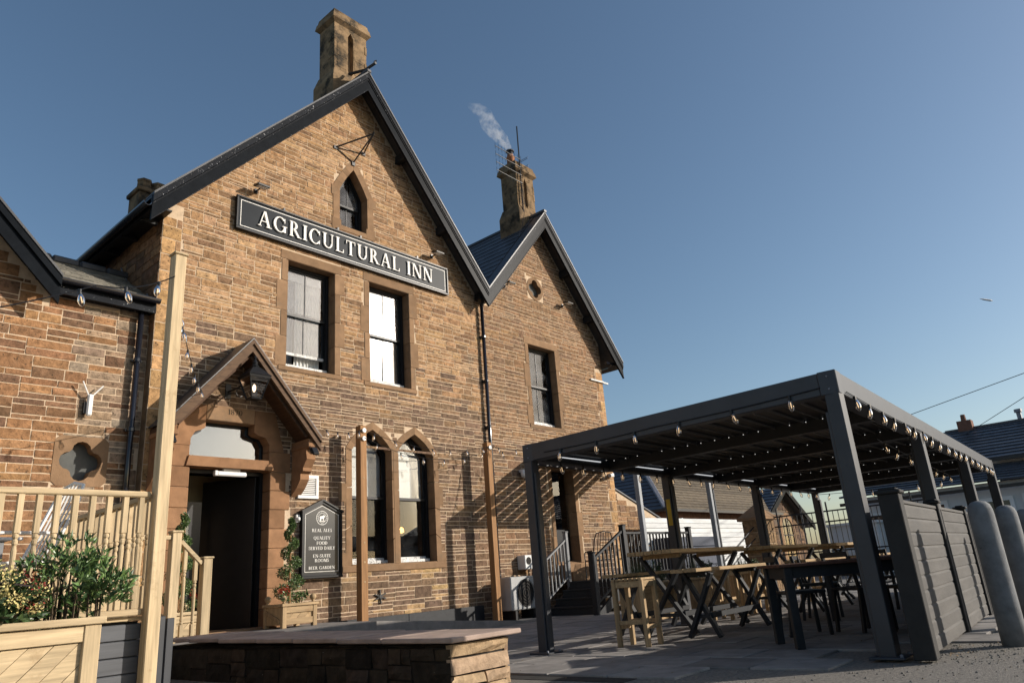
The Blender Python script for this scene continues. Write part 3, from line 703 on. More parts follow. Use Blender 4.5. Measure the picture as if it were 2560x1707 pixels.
wL = sash(rectp(7.22, 8.28, 5.06, 7.21), 6.16, YG, inn, open_gap=.22); wR = sash(rectp(9.22, 10.30, 5.05, 7.27), 6.14, YG, inn, bottom=sillP, glass=glassG)
wRt = sash(rectp(14.55, 15.66, 4.71, 6.87), 5.78, YG, inn)
m = MB(); pleats(m, 7.62, 8.20, YG+.20, 5.05, 7.2, .02, 7); obj('curtain', m, curt, wL)
m = MB(); pleats(m, 7.28, 7.66, YG+.34, 5.05, 7.2, .03, 4); obj('curtain', m, curtg, wL)
m = MB(); m.box(7.28, 8.18, YG+.13, YG+.14, 6.95, 7.2); obj('blind', m, curt, wL)
m = MB(); m.box(9.28, 10.10, YG+.125, YG+.13, 5.10, 6.14); obj('blind', m, curt, wR); m = MB(); pleats(m, 9.28, 9.98, YG+.15, 6.1, 7.05, .012, 6); obj('curtain', m, curt, wR)
m = MB(); pleats(m, 14.6, 15.45, YG+.15, 4.75, 6.62, .014, 7); obj('curtain', m, curt, wRt)
# gable lancet
def arch_surround(poly, zs_ap, parent, w=.18, mat=dressM, nseg=None, lift=.0):
    out = inset(poly, -w); n = len(poly)
    # split into sill, jambs and head pieces
    segs = [(0, 1), (1, 2)]
    for i in range(n):
        j = (i+1) % n; m = MB()
        a, b, c, d = poly[i], poly[j], out[j], out[i]
        if i == 0: c = (c[0], a[1]-.11); d = (d[0], a[1]-.11)
        L_ = math.hypot(b[0]-a[0], b[1]-a[1]); k = max(1, int(L_/.55)) if i != 0 else 1
        for s in range(k):
            t0, t1 = s/k, (s+1)/k
            def l(p, q, t): return (p[0]+(q[0]-p[0])*t, p[1]+(q[1]-p[1])*t)
            m = MB(); m.prism([l(a, b, t0+.004), l(a, b, t1-.004), l(d, c, t1-.004), l(d, c, t0+.004)], 'y', YF-.012-RND.uniform(0, .004), YG+.12); obj('surround_stone', m, mat, parent)
arch_surround(OPEN['gab'], 0, inn, w=.17)
m = MB(); m.box(8.22, 8.46, YF-.016, YF+.1, 8.30, 8.55, bev=.006); m.box(9.13, 9.38, YF-.016, YF+.1, 8.30, 8.55, bev=.006); m.box(8.20, 8.40, YF-.018, YF+.1, 9.1, 9.34, bev=.006); m.box(9.19, 9.42, YF-.018, YF+.1, 9.1, 9.34, bev=.006); obj('surround_block', m, dressM, inn)
gw = sash(inset(OPEN['gab'], .01), 9.05, YG, inn, bottom=sillP)
m = MB(); m.beam((8.50, YG+.045, 9.40), (8.80, YG+.045, 9.66), .02, .02); m.beam((9.09, YG+.045, 9.40), (8.79, YG+.045, 9.66), .02, .02); obj('tracery_bar', m, blackG, gw)
m = MB(); pleats(m, 8.46, 9.1, YG+.3, 8.45, 9.6, .02, 5); obj('curtain', m, curtg, gw)
# ground floor pair
for k, nm in enumerate(('low1', 'low2')):
    P = OPEN[nm]; arch_surround(P, 0, inn, w=.045 if False else .14)
    w = sash(inset(P, .012), 2.62, YG, inn, bars=False, bottom=sillP, glass=glassL)
    x0, x1 = P[0][0], P[1][0]
    m = MB(); m.prism(clipx(clipz(inset(P, .07), 2.66, True), x0+(x1-x0)*(.60), False), 'y', YG+.12, YG+.125); obj('blind', m, curt, w)
    m = MB(); m.prism(clipx(clipz(inset(P, .07), 2.66, True), x0+(x1-x0)*(.60), True), 'y', YG+.16, YG+.165); obj('blind', m, curtg, w)  # grey right part paints the shade of the reveal onto the blind
m = MB(); m.box(9.74, 9.88, YF-.02, YG+.13, 1.30, 3.60, bev=.02); obj('mullion', m, dressM, inn)
m = MB(); m.box(8.40, 8.60, YF-.013, YF+.1, 2.5, 2.85, bev=.006); m.box(11.02, 11.14, YF-.013, YF+.1, 2.5, 2.9, bev=.006); m.box(8.42, 8.6, YF-.013, YF+.1, 1.2, 1.55, bev=.006); m.box(11.0, 11.16, YF-.013, YF+.1, 1.2, 1.5, bev=.006); m.box(8.46, 11.1, YF-.03, YF+.1, 1.19, 1.31, bev=.01); obj('surround_block', m, dressM, inn)
m = MB(); m.lathe([(.02, 0), (.06, .02), (.05, .10), (.01, .13)], 10.95, 13.0, 2.02, 10); obj('room_lamp', m, screenW, inn, smooth=True)
# quatrefoils
def quat_surround(cx, cz, r, y, w):
    P = quatrefoil(cx, cz, r); n = len(P); R_ = r+w
    m = MB()
    for i in range(n):
        j = (i+1) % n
        if w > .08:
            def sq(p): 
                dx, dz = p[0]-cx, p[1]-cz; k = R_/max(abs(dx), abs(dz), .01); return (cx+dx*k, cz+dz*k)
        else:
            def sq(p): dx, dz = p[0]-cx, p[1]-cz; k = R_/math.hypot(dx, dz); return (cx+dx*k, cz+dz*k)
        m.prism([P[i], P[j], sq(P[j]), sq(P[i])], 'y', y-.012, y+.15)
    q = obj('quatrefoil', m, dressM, inn); m = MB(); m.prism(inset(P, -.015), 'y', y+.151, y+.156); obj('quatrefoil_backing', m, M('grey_board', (.10, .105, .10), rough=.8, var=.2), q)
quat_surround(15.06, 8.62, .27, YF, .075); quat_surround(3.91, 3.0, .29, YW, .085)
# ---- main doorway and porch ----------------------------------------------------------
def ash(x0, x1, z0, z1, mat=reddressM, y0=None, par=inn, nm='jamb_stone'):
    m = MB(); m.box(x0+.003, x1-.003, (y0 or YF-.016)-RND.uniform(0, .006), YG+.14, z0+.003, z1-.003, bev=.010); return obj(nm, m, mat, par)
z = .34
for k in range(8):
    h = .33; ww = .38 if k % 2 else .48
    ash(5.48-ww, 5.48, z, z+h); ash(6.93, 6.93+ww*.85, z, z+h); z += h
ash(5.02, 5.46, 2.98, 3.34); ash(6.90, 7.34, 2.98, 3.34)
m = MB(); m.prism([(5.40, 3.0), (6.99, 3.0), (6.93, 3.17), (5.44, 3.17)], 'y', YF-.05, YG+.14); obj('door_lintel', m, reddressM, inn)
lf = [(5.16, 3.34), (5.46, 3.34), (5.46, 3.46), (5.53, 3.58), (5.64, 3.62), (5.70, 3.66), (5.70, 4.06), (5.36, 4.06)]
rf = [(7.20, 3.34), (6.90, 3.34), (6.90, 3.46), (6.82, 3.58), (6.66, 3.62), (6.60, 3.66), (6.60, 4.06), (7.0, 4.06)]
for P in (lf, rf): m = MB(); m.prism(P, 'y', YF-.02, YG+.14); obj('shoulder_stone', m, reddressM, inn)
m = MB(); m.box(5.70, 6.60, YF-.025, YG+.14, 3.80, 4.07, bev=.012); dl = obj('date_stone', m, dressM, inn)
fw = inset(fan, .0); m = MB(); ring_poly(m, fan, inset(fan, .035), YG+.0, YG+.06); fl = obj('fanlight', m, blackG, inn); m = MB(); m.prism(inset(fan, .03), 'y', YG+.03, YG+.034); obj('pane', m, GLASS('fanlight_glass', boost=3.2), fl)
m = MB(); m.box(5.4, 6.98, YG+.5, YG+.52, 3.1, 3.9); obj('fanlight_blind', m, M('grey_blind', (.26, .28, .31), rough=.9, var=.08), fl)
# vestibule
m = MB(); m.box(5.38, 5.42, YG+.9, 13.9, 2.3, 3.1); m.box(5.42, 7.1, YG+1.3, YG+1.34, 2.2, 3.1); obj('vestibule_wall', m, creamM, inn)
m = MB(); m.box(5.45, 5.52, YG+.02, YG+.12, .38, 3.0); m.box(6.87, 6.93, YG+.02, YG+.12, .38, 3.0); m.box(5.52, 6.87, YG+.02, YG+.12, 2.93, 3.0); dfr = obj('door_frame', m, blackG, inn)
doorM = M('black_door_paint', (.011, .0115, .012), rough=.34, var=.2, spec=.35)
def door_leaf(hx, hy, w, h, ang, z0, nm, panels=6):
    c, s_ = math.cos(ang), math.sin(ang); rotm = Matrix.Rotation(ang, 3, 'Z')
    def bx(m, u0, u1, v0, v1, a, b):
        vs, fs = _cbox((u1-u0)/2, (v1-v0)/2, (b-a)/2, .004); cen = Vector(((u0+u1)/2, (v0+v1)/2, (a+b)/2))
        m.add([rotm @ (Vector(v)+cen)+Vector((hx, hy, z0)) for v in vs], fs)
    m = MB(); bx(m, 0, w, 0, .05, 0, h); d = obj(nm, m, doorM, inn)
    for k in range(panels): m = MB(); bx(m, .06+k*(w-.12)/panels, .06+(k+1)*(w-.12)/panels-.012, -.012, .0, .85, h-.25); obj('door_board', m, doorM, d)
    for a, b in ((.05, .14), (.74, .84), (h-.22, h-.10)): m = MB(); bx(m, .03, w-.03, -.018, 0, a, b); obj('door_rail', m, doorM, d)
    m = MB(); bx(m, w*.5-.03, w*.5+.03, -.05, -.012, 1.55, 1.70); obj('door_knocker', m, iron, d)
    m = MB(); bx(m, w-.09, w-.05, -.06, -.012, 1.02, 1.06); obj('door_handle', m, M('brass', (.55, .33, .10), rough=.3, metal=1.0), d)
    return d
door_leaf(6.86, YG+.10, 1.02, 2.52, rad(180-58), .40, 'open_door_leaf')
m = MB(); m.box(5.56, 6.2, YG+.78, YG+.82, .4, 2.55); ig = obj('inner_door', m, doorM, inn)
m = MB(); m.box(5.62, 5.98, YG+.772, YG+.778, 1.1, 2.35); obj('pane', m, glassD, ig); m = MB(); 
for k in range(9): m.box(5.86, 5.91, YG+.766, YG+.771, 1.12+k*.13, 1.22+k*.13)
obj('leaded_border', m, M('leaded_glass', (.25, .27, .24), rough=.3), ig)
# porch hood
PX, PZ, PL, PR_, PE = 6.18, 5.14, 4.80, 7.56, 3.55; PY = 11.2
hood = MB()
sl_ = (PZ-PE)/(PX-PL)
for (a, b) in (((PL, PE), (PX, PZ)), ((PX, PZ), (PR_, PE))):
    slope_slab(hood, a, b, PY+.03, YF+.02, .03, .12)
porch = obj('porch_hood', hood, darkoak, inn)
for (a, b) in (((PL-.03, PE-.03), (PX, PZ)), ((PX, PZ), (PR_+.03, PE-.03))):
    m = MB(); slope_slab(m, a, b, PY-.02, PY+.04, .02, .20); bb = obj('hood_bargeboard', m, porchX, porch)
    m = MB(); slope_slab(m, a, b, PY-.05, PY+.039, -.02, .06); obj('hood_moulding', m, porchX, bb)
    m = MB(); slope_slab(m, a, b, PY-.04, YF, -.05, -.022); obj('hood_slates', m, slateM, bb)
for x, d in ((PL+.10, 1), (PR_-.10, -1)):
    P = [(YF, PE-.02), (PY+.05, PE-.02), (PY+.06, PE-.16), (PY+.14, PE-.20), (PY+.10, PE-.38), (PY+.22, PE-.52), (PY+.22, PE-.58), (PY+.30, PE-.62), (PY+.30, PE-.72), (PY+.42, PE-.86), (YF, PE-1.0)]
    m = MB(); m.prism(P, 'x', x-.09, x+.09); obj('corbel_bracket', m, reddressM, porch)
    m = MB(); m.box(x-.11, x+.11, PY+.02, YF, PE-.18, PE-.10, bev=.01); obj('corbel_moulding', m, reddressM, porch)
    for zz in (2.4, 2.7): pass
for xm_, w_ in ((5.5, 1), (6.86, -1)):
    m = MB(); m.beam((PX, PY+.1, PZ-.22), (PL+.2 if w_ > 0 else PR_-.2, PY+.1, PE+.02), .05, .08); obj('hood_rafter', m, darkoak, porch)

# side door
surround(15.05, 15.98, 1.16, 3.52, w=.15)
m = MB(); m.box(15.10, 15.94, YG+.06, YG+.11, 1.14, 2.5); sd2 = obj('side_door', m, blackG, inn)
m = MB(); m.prism(rectp(15.12, 15.92, 2.0, 3.5), 'y', YG+.05, YG+.055); obj('pane', m, glassD, sd2); m = MB(); m.box(15.14, 15.52, YG+.13, YG+.14, 2.1, 3.4); obj('blind', m, curtg, sd2)

# ------------------------------------------------------------------ serif lettering (drawn as polygons)
def _arc(cx, cy, rx, ry, a0, a1, tx, ty, n=None):
    n = n or max(3, int(abs(a1-a0)/16)); out = []
    for i in range(n):
        p = [rad(a0+(a1-a0)*(i+k)/n) for k in (0, 1)]
        o = [(cx+rx*math.cos(a), cy+ry*math.sin(a)) for a in p]; q = [(cx+(rx-tx)*math.cos(a), cy+(ry-ty)*math.sin(a)) for a in p]
        out.append([o[0], o[1], q[1], q[0]])
    return out
def _r(x0, y0, x1, y1): return [[(x0, y0), (x1, y0), (x1, y1), (x0, y1)]]
def _d(x0, y0, x1, y1, w): return [[(x0, y0), (x0+w, y0), (x1+w, y1), (x1, y1)]]
TK, TN, SF = .15, .06, .045
def _stem(x, w=TK, top=True, bot=True, s=.07):
    o = _r(x, 0, x+w, 1)
    if top: o += _r(x-s, 1-SF, x+w+s, 1)
    if bot: o += _r(x-s, 0, x+w+s, SF)
    return o
GL = {
 'A': (_d(.07, 0, .35, 1, TN)+_d(.62, 0, .34, 1, TK)+_r(.2, .31, .62, .36)+_r(0, 0, .22, SF)+_r(.52, 0, .86, SF), .86),
 'B': (_stem(.08, s=.06)+_arc(.26, .755, .26, .245, -90, 90, .13, .05)+_arc(.26, .27, .32, .27, -90, 90, .15, .05), .62),
 'C': (_arc(.42, .5, .42, .51, 38, 322, TK, .055)+_r(.70, .66, .745, .95)+_r(.70, .05, .745, .30), .80),
 'D': (_stem(.08, s=.06)+_arc(.28, .5, .48, .5, -90, 90, TK, .055), .80),
 'E': (_stem(.08, s=.06)+_r(.2, .95, .6, 1)+_r(.2, 0, .64, .05)+_r(.2, .48, .48, .53)+_r(.56, .80, .6, 1)+_r(.6, 0, .64, .2)+_r(.45, .42, .48, .6), .68),
 'F': (_stem(.08, s=.06)+_r(.2, .95, .58, 1)+_r(.2, .47, .48, .52)+_r(.54, .80, .58, 1)+_r(.45, .41, .48, .58), .62),
 'G': (_arc(.42, .5, .42, .51, 38, 330, TK, .055)+_r(.70, .66, .745, .95)+_r(.66, .04, .80, .42)+_r(.58, .40, .88, .445), .90),
 'I': (_stem(.08), .32),
 'L': (_stem(.08)+_r(.2, 0, .6, .05)+_r(.555, 0, .6, .23), .64),
 'M': (_stem(.08, TN, s=.08)+_stem(.74, TK, s=.06)+_d(.42, 0, .10, 1, TK)+_d(.44, 0, .76, 1, TN), .98),
 'N': (_stem(.10, TN, s=.09)+_stem(.72, TN, bot=False, s=.09)+_d(.63, 0, .10, 1, TK), .90),
 'O': (_arc(.43, .5, .43, .51, 0, 360, TK, .055), .88),
 'Q': (_arc(.43, .5, .43, .51, 0, 360, TK, .055)+_d(.66, -.2, .40, .06, .16), .88),
 'R': (_stem(.08, s=.06)+_arc(.28, .74, .28, .26, -90, 90, TK, .05)+_d(.60, 0, .30, .48, TK)+_r(.56, 0, .84, SF), .80),
 'S': (_arc(.27, .74, .25, .265, 30, 270, .11, .07)+_arc(.27, .265, .27, .275, -150, 90, .12, .07)+_r(.45, .72, .49, .95)+_r(.01, .05, .05, .30), .58),
 'T': (_stem(.30, top=False)+_r(.03, .95, .72, 1)+_r(.03, .76, .07, 1)+_r(.68, .76, .72, 1), .75),
 'U': (_r(.10, .32, .10+TK, 1)+_r(.02, .955, .33, 1)+_r(.68, .32, .68+TN, 1)+_r(.60, .955, .84, 1)+_arc(.42, .33, .32, .34, 180, 360, TK*.75, .07), .86),
 'V': (_d(.33, 0, .05, 1, TK)+_d(.36, 0, .66, 1, TN)+_r(-.02, .955, .30, 1)+_r(.56, .955, .82, 1), .80),
 'Y': (_r(.32, 0, .32+TK, .48)+_r(.22, 0, .57, SF)+_d(.32, .45, .04, 1, TK)+_d(.39, .45, .66, 1, TN)+_r(-.02, .955, .28, 1)+_r(.56, .955, .80, 1), .78),
 '-': (_r(.05, .36, .35, .43), .40),
 '1': (_stem(.14, top=False)+_d(.04, .8, .14, 1, .06), .38),
 '8': (_arc(.27, .75, .23, .25, 0, 360, .09, .05)+_arc(.27, .26, .27, .27, 0, 360, .11, .05), .58),
 '7': (_r(.04, .93, .52, 1)+_d(.14, 0, .40, .95, .11)+_r(.04, .78, .08, 1), .56),
 '0': (_arc(.27, .5, .27, .5, 0, 360, .12, .05), .58),
 ' ': ([], .38)}
def text_width(t, h, gap=.07): return sum((GL[c][1]+gap)*h for c in t)-gap*h
def letter(c, x, z, y, h, d):
    m = MB()
    for i, p in enumerate(GL[c][0]): m.prism([(x+q[0]*h, z+q[1]*h) for q in p], 'y', y-d-.0004*(i % 7), y)
    return m
def text(t, xc, z, y, h, d, gap=.07, into=None, width=None):
    w = text_width(t, h, gap)
    sx = 1.0 if not width else width/w
    x = -w/2; out = []
    for c in t:
        m = letter(c, x, z, y, h, d)
        m.v = [(xc+v[0]*sx, v[1], v[2]) for v in m.v]
        if into is not None: into.add(m.v, m.f)
        elif m.v: out.append(m)
        x += (GL[c][1]+gap)*h
    return out

# carved date
m = MB(); text('1870', 6.22, 3.93, YF-.024, .095, .004, into=m, width=.27); obj('carved_date', m, M('carved_shadow', (.035, .025, .015), rough=.9), dl)

# fascia sign
sg = thing('fascia_sign', 'long dark signboard with raised white serif letters AGRICULTURAL INN', 'sign', (8.78, YF, 7.53))
m = MB(); m.box(6.05, 11.51, YF-.075, YF-.035, 7.535, 8.205, bev=.004); obj('board', m, signM, sg)
m = MB()
for a in ((6.02, 11.54, 8.185, 8.225), (6.02, 11.54, 7.515, 7.555)): m.box(a[0], a[1], YF-.10, YF-.03, a[2], a[3], bev=.006)
for a in ((6.02, 6.06), (11.50, 11.54)): m.box(a[0], a[1], YF-.10, YF-.03, 7.556, 8.184, bev=.006)
obj('frame', m, blackG, sg)
m = MB()
for a, b in ((8.135, 8.148), (7.592, 7.605)): m.box(6.11, 11.45, YF-.077, YF-.074, a, b)
for a, b in ((6.11, 6.122), (11.438, 11.45)): m.box(a, b, YF-.077, YF-.074, 7.606, 8.134)
obj('border_line', m, letterM, sg)
for mm in text('AGRICULTURAL INN', 8.74, 7.705, YF-.075, .335, .035, gap=.13, width=4.56): obj('letter', mm, letterM, sg)
m = MB()
for x in (7.05, 8.35, 8.95, 10.6): m.box(x-.02, x+.02, YF-.06, YF+.01, 8.22, 8.30)
obj('fixing_bracket', m, iron, sg)

# pub board
pb = thing('menu_board', 'black arch topped pub board listing real ales, food, rooms and beer garden', 'sign', (7.98, YF, 1.12))
P = [(7.57, 1.18), (8.39, 1.18), (8.39, 2.27), (7.98, 2.46), (7.57, 2.27)]
m = MB(); m.prism(P, 'y', YF-.09, YF-.02); obj('panel', m, signB, pb)
m = MB(); ring_poly(m, inset(P, -.02), inset(P, .022), YF-.115, YF-.02); obj('frame', m, blackG, pb)
m = MB(); m.box(7.55, 8.41, YF-.14, YF-.02, 1.12, 1.165, bev=.008); m.beam((7.53, YF-.08, 2.29), (7.98, YF-.08, 2.50), .12, .03); m.beam((7.98, YF-.08, 2.50), (8.43, YF-.08, 2.29), .12, .03); obj('moulding', m, blackG, pb)
m = MB(); ring_poly(m, inset(P, .05), inset(P, .058), YF-.093, YF-.0905); obj('border_line', m, letterM, pb)
m = MB()
for t, z, h, w in (('REAL ALES', 1.93, .058, .43), ('QUALITY', 1.795, .056, .36), ('FOOD', 1.705, .056, .23), ('SERVED DAILY', 1.615, .056, .56), ('EN-SUITE', 1.48, .056, .38), ('ROOMS', 1.40, .056, .30), ('BEER GARDEN', 1.275, .052, .55)):
    text(t, 7.98, z, YF-.0905, h, .002, into=m, width=w)
obj('lettering', m, letterM, pb)
m = MB()
ecx, ecz = 7.98, 2.18
for q in _arc(ecx, ecz, .128, .128, 0, 360, .008, .008, 28)+_arc(ecx, ecz, .088, .088, 0, 360, .006, .006, 22): m.prism(q, 'y', YF-.093, YF-.0905)
def ringtext(t, a0, a1, r, h):
    n = len(t)
    for i, c in enumerate(t):
        a = rad(a0+(a1-a0)*(i+.5)/n); mm = letter(c, -GL[c][1]*h/2, r, 0, h, .002) if c != ' ' else None
        if mm:
            tilt = a-math.pi/2
            m.add([(ecx+v[0]*math.cos(tilt)-v[2]*math.sin(tilt), YF-.0905+v[1], ecz+v[0]*math.sin(tilt)+v[2]*math.cos(tilt)) for v in mm.v], mm.f)
ringtext('AGRICULTURAL', 215, -35, .092, .024)
text('INN', ecx, ecz-.119, YF-.0905, .024, .002, into=m)
bull = [(-.055, -.045), (-.05, -.005), (-.058, .02), (-.04, .032), (.005, .036), (.028, .05), (.05, .045), (.06, .022), (.045, .01), (.036, -.01), (.036, -.048), (.024, -.048), (.02, -.015), (-.02, -.018), (-.03, -.048), (-.042, -.05)]
m.prism([(ecx+a, ecz+b) for a, b in bull], 'y', YF-.093, YF-.0905); m.prism([(ecx-.07, ecz-.062), (ecx+.07, ecz-.062), (ecx+.06, ecz-.05), (ecx-.06, ecz-.05)], 'y', YF-.093, YF-.0905)
obj('emblem', m, letterM, pb)

# ------------------------------------------------------------------ wall fittings
fl0 = thing('floodlight', 'x', 'floodlight', world=False)
m = MB(); m.box(-.03, .03, -.02, 0, -.05, .05); m.tube([(0, -.02, 0), (0, -.14, .0)], .016, 6); obj('bracket', m, iron, fl0)
rx = Matrix.Rotation(rad(-28), 3, 'X')
def rb(m, c, s_, r): 
    vs, fs = _cbox(s_[0]/2, s_[1]/2, s_[2]/2, .008); m.add([r @ Vector(v)+Vector(c) for v in vs], fs); return m
m = MB(); rb(m, (0, -.22, .02), (.26, .20, .045), Matrix.Rotation(rad(12), 3, 'X')); obj('housing', m, iron, fl0)
m = MB(); rb(m, (0, -.225, -.008), (.20, .14, .008), Matrix.Rotation(rad(12), 3, 'X')); obj('lens', m, whiteP, fl0)
for i, (x, z, lab) in enumerate(((6.44, 8.47, 'small floodlight above the left end of the long signboard'), (11.10, 8.45, 'small floodlight above the right end of the long signboard'), (13.72, 8.36, 'floodlight left of the quatrefoil on the smaller gable'), (16.28, 8.40, 'floodlight right of the quatrefoil, in the eave shadow'))):
    place(fl0, i > 0, (x, YF-.015, z), 0, lab, 'floodlights on the gables')
# bracket for a hanging sign
br = thing('sign_bracket', 'empty black iron hanging sign bracket above the lancet window', 'bracket', (8.78, YF, 10.06))
tip = Vector((8.90, YF-.62, 10.62)); m = MB()
for p in ((8.30, YF-.01, 10.30), (9.08, YF-.01, 10.46)): m.tube([p, tip], .018, 6)
obj('arm', m, iron, br); m = MB(); m.tube([(8.78, YF-.02, 10.10), tip], .018, 6); m.tube([(8.30, YF-.01, 10.30), (8.78, YF-.02, 10.10)], .012, 6); m.tube([(8.30, YF-.01, 10.30), (9.08, YF-.01, 10.46)], .012, 6); obj('stay', m, iron, br)
m = MB(); m.lathe([(.0, -.03), (.03, 0), (0, .03)], tip.x, tip.y, tip.z+.03, 8); m.box(8.74, 8.82, YF-.04, YF, 10.02, 10.13); m.box(9.04, 9.12, YF-.03, YF, 10.42, 10.50); m.box(8.26, 8.34, YF-.03, YF, 10.26, 10.34); obj('plate', m, iron, br)
# lantern under the porch
ln = thing('porch_lantern', 'black four sided coaching lantern hanging under the porch gable', 'lantern', (6.17, 11.08, 3.98))
lx, ly, lz = 6.17, 11.08, 4.05
def frus(m, r0, z0, r1, z1):
    m.add([(lx-r0, ly-r0, z0), (lx+r0, ly-r0, z0), (lx+r0, ly+r0, z0), (lx-r0, ly+r0, z0), (lx-r1, ly-r1, z1), (lx+r1, ly-r1, z1), (lx+r1, ly+r1, z1), (lx-r1, ly+r1, z1)],
          [(0, 1, 5, 4), (1, 2, 6, 5), (2, 3, 7, 6), (3, 0, 4, 7), (4, 5, 6, 7), (3, 2, 1, 0)])
m = MB(); frus(m, .09, lz, .10, lz+.03); frus(m, .19, lz+.36, .20, lz+.40); 
for sx in (-1, 1):
    for sy in (-1, 1): m.beam((lx+sx*.09, ly+sy*.09, lz+.02), (lx+sx*.18, ly+sy*.18, lz+.37), .016, .016)
obj('frame', m, blackG, ln)
m = MB(); frus(m, .21, lz+.40, .07, lz+.56); m.lathe([(.06, 0), (.075, .03), (.04, .07), (.05, .10), (.015, .16), (.03, .19), (0, .24)], lx, ly, lz+.555, 10); obj('roof_cap', m, blackG, ln)
for k, (dx, dy) in enumerate(((0, -1), (1, 0), (0, 1), (-1, 0))):
    tx, ty = -dy, dx; a, b = .085, .175
    m = MB(); m.add([(lx+dx*a+tx*a, ly+dy*a+ty*a, lz+.03), (lx+dx*a-tx*a, ly+dy*a-ty*a, lz+.03), (lx+dx*b-tx*b, ly+dy*b-ty*b, lz+.36), (lx+dx*b+tx*b, ly+dy*b+ty*b, lz+.36)], [(0, 1, 2, 3)]); obj('pane', m, glassB, ln)
m = MB(); m.lathe([(.012, 0), (.03, .05), (.028, .09), (.008, .13)], lx, ly, lz+.14, 10); obj('lamp_bulb', m, EM('lamp_bulb', (1, .8, .55), 3.0), ln, smooth=True)
m = MB(); m.tube([(lx, ly+.02, lz+.45), (lx-.06, YF-.3, lz+.30), (lx-.1, YF-.02, lz+.28)], .016, 6); m.tube([(lx, ly, lz+.02), (lx-.04, YF-.3, lz+.20), (lx-.1, YF-.02, lz+.25)], .014, 6); m.tube([(lx-.05+.07*math.cos(a), YF-.34, lz+.2+.07*math.sin(a)) for a in [i*.6 for i in range(10)]], .010, 5); m.box(lx-.15, lx-.05, YF-.03, YF-.01, lz+.16, lz+.42); obj('scroll_arm', m, iron, ln)
# porch spot lights
for x, lab in ((4.86, 'small black spotlight on the left porch corbel'), (7.42, 'small black spotlight on the right porch corbel')):
    t = thing('porch_spotlight', lab, 'spotlight', (x, 11.45, 3.35), group='spotlights on the porch corbels')
    m = MB(); rb(m, (x, 11.13, 3.28), (.12, .05, .16), Matrix.Rotation(rad(-35), 3, 'X')); obj('housing', m, iron, t)
    m = MB(); m.tube([(x, 11.26, 3.42), (x-.06, 11.2, 3.36), (x-.06, 11.16, 3.26), (x, 11.15, 3.22)], .010, 5); obj('yoke', m, iron, t)
# emergency light, vent, alarm box
t = thing('emergency_light', 'white tubular emergency light fixed under the doorway lintel', 'light', (6.2, YG, 2.9))
m = MB(); m.box(5.98, 6.52, YF+.03, YF+.10, 2.875, 2.955, bev=.02); obj('diffuser', m, whiteP, t); m = MB(); m.box(5.93, 5.99, YF+.02, YF+.10, 2.87, 2.96, bev=.01); m.box(6.1, 6.4, YF+.05, YF+.12, 2.95, 3.0); obj('end_cap', m, whiteP, t)
t = thing('wall_vent', 'square white louvred vent between the porch and the pub board', 'vent', (7.71, YF, 2.54))
m = MB(); 
for a in ((7.49, 7.93, 2.90, 2.96), (7.49, 7.93, 2.53, 2.59)): m.box(a[0], a[1], YF-.05, YF, a[2], a[3], bev=.006)
for a in ((7.49, 7.55), (7.87, 7.93)): m.box(a[0], a[1], YF-.05, YF, 2.591, 2.899, bev=.006)
obj('frame', m, whiteP, t)
for k in range(9): m = MB(); m.beam((7.55, YF-.03, 2.612+k*.034), (7.87, YF-.03, 2.612+k*.034), .03, .006, up=(0, -.7, .7)); obj('slat', m, whiteP, t)
m = MB(); m.box(7.55, 7.87, YF-.014, YF-.004, 2.59, 2.90); obj('mesh_backing', m, M('vent_backing', (.35, .26, .2), rough=.9), t)
t = thing('wall_sensor', 'small white round sensor on the left edge of the pub board', 'sensor', (7.50, YF-.03, 2.17)); m = MB(); m.box(7.46, 7.54, YF-.05, YF-.0, 2.10, 2.24, bev=.008); obj('base', m, whiteP, t); m = MB(); m.lathe([(.032, -.03), (.038, 0), (.03, .03), (0, .04)], 7.50, YF-.06, 2.16, 10); obj('dome', m, whiteP, t, smooth=True)
t = thing('wifi_antenna', 'white outdoor antenna box with two rods in a V on the wing wall', 'antenna', (3.92, YW, 3.75))
m = MB(); m.box(3.88, 3.96, YW-.12, YW-.06, 3.68, 4.02, bev=.02); obj('case', m, whiteP, t); m = MB(); m.tube([(3.89, YW-.09, 4.0), (3.78, YW-.13, 4.20)], .011, 6); m.tube([(3.95, YW-.09, 4.0), (4.08, YW-.11, 4.17)], .011, 6); obj('aerial_rod', m, whiteP, t); m = MB(); m.box(3.85, 3.9, YW-.07, YW, 3.72, 3.9); obj('bracket', m, iron, t)
t = thing('wall_anchor', 'black iron cross shaped tie plate low on the wall under the arched windows', 'tie plate', (9.35, YF, .72))
m = MB()
for a in (25, 95, 160): m.beam((9.35-.14*math.cos(rad(a)), YF-.03, .72-.13*math.sin(rad(a))), (9.35+.14*math.cos(rad(a)), YF-.03, .72+.13*math.sin(rad(a))), .02, .03, up=(0, -1, 0))
m.box(9.32, 9.38, YF-.05, YF, .69, .75); obj('cross_bar', m, iron, t)
t = thing('air_conditioner', 'large grey air conditioning unit with a fan grille by the side stairs', 'air conditioner', (12.95, 11.35, 0))
m = MB(); m.box(12.5, 13.42, 11.2, 11.56, .20, .90, bev=.02); obj('casing', m, M('shade_grey_casing', (.36, .365, .36), rough=.5, var=.08), t); m = MB(); m.box(12.6, 12.7, 11.2, 11.56, 0, .2); obj('foot', m, iron, t); m = MB(); m.box(13.2, 13.3, 11.2, 11.56, 0, .2); obj('foot', m, iron, t)  # casing colour taken down to grey to paint in the shade
m = MB()
for r in (.06, .12, .18, .24, .29): m.tube([(12.98+r*math.cos(a), 11.18, .55+r*math.sin(a)) for a in [i*math.pi/14 for i in range(29)]], .007, 4)
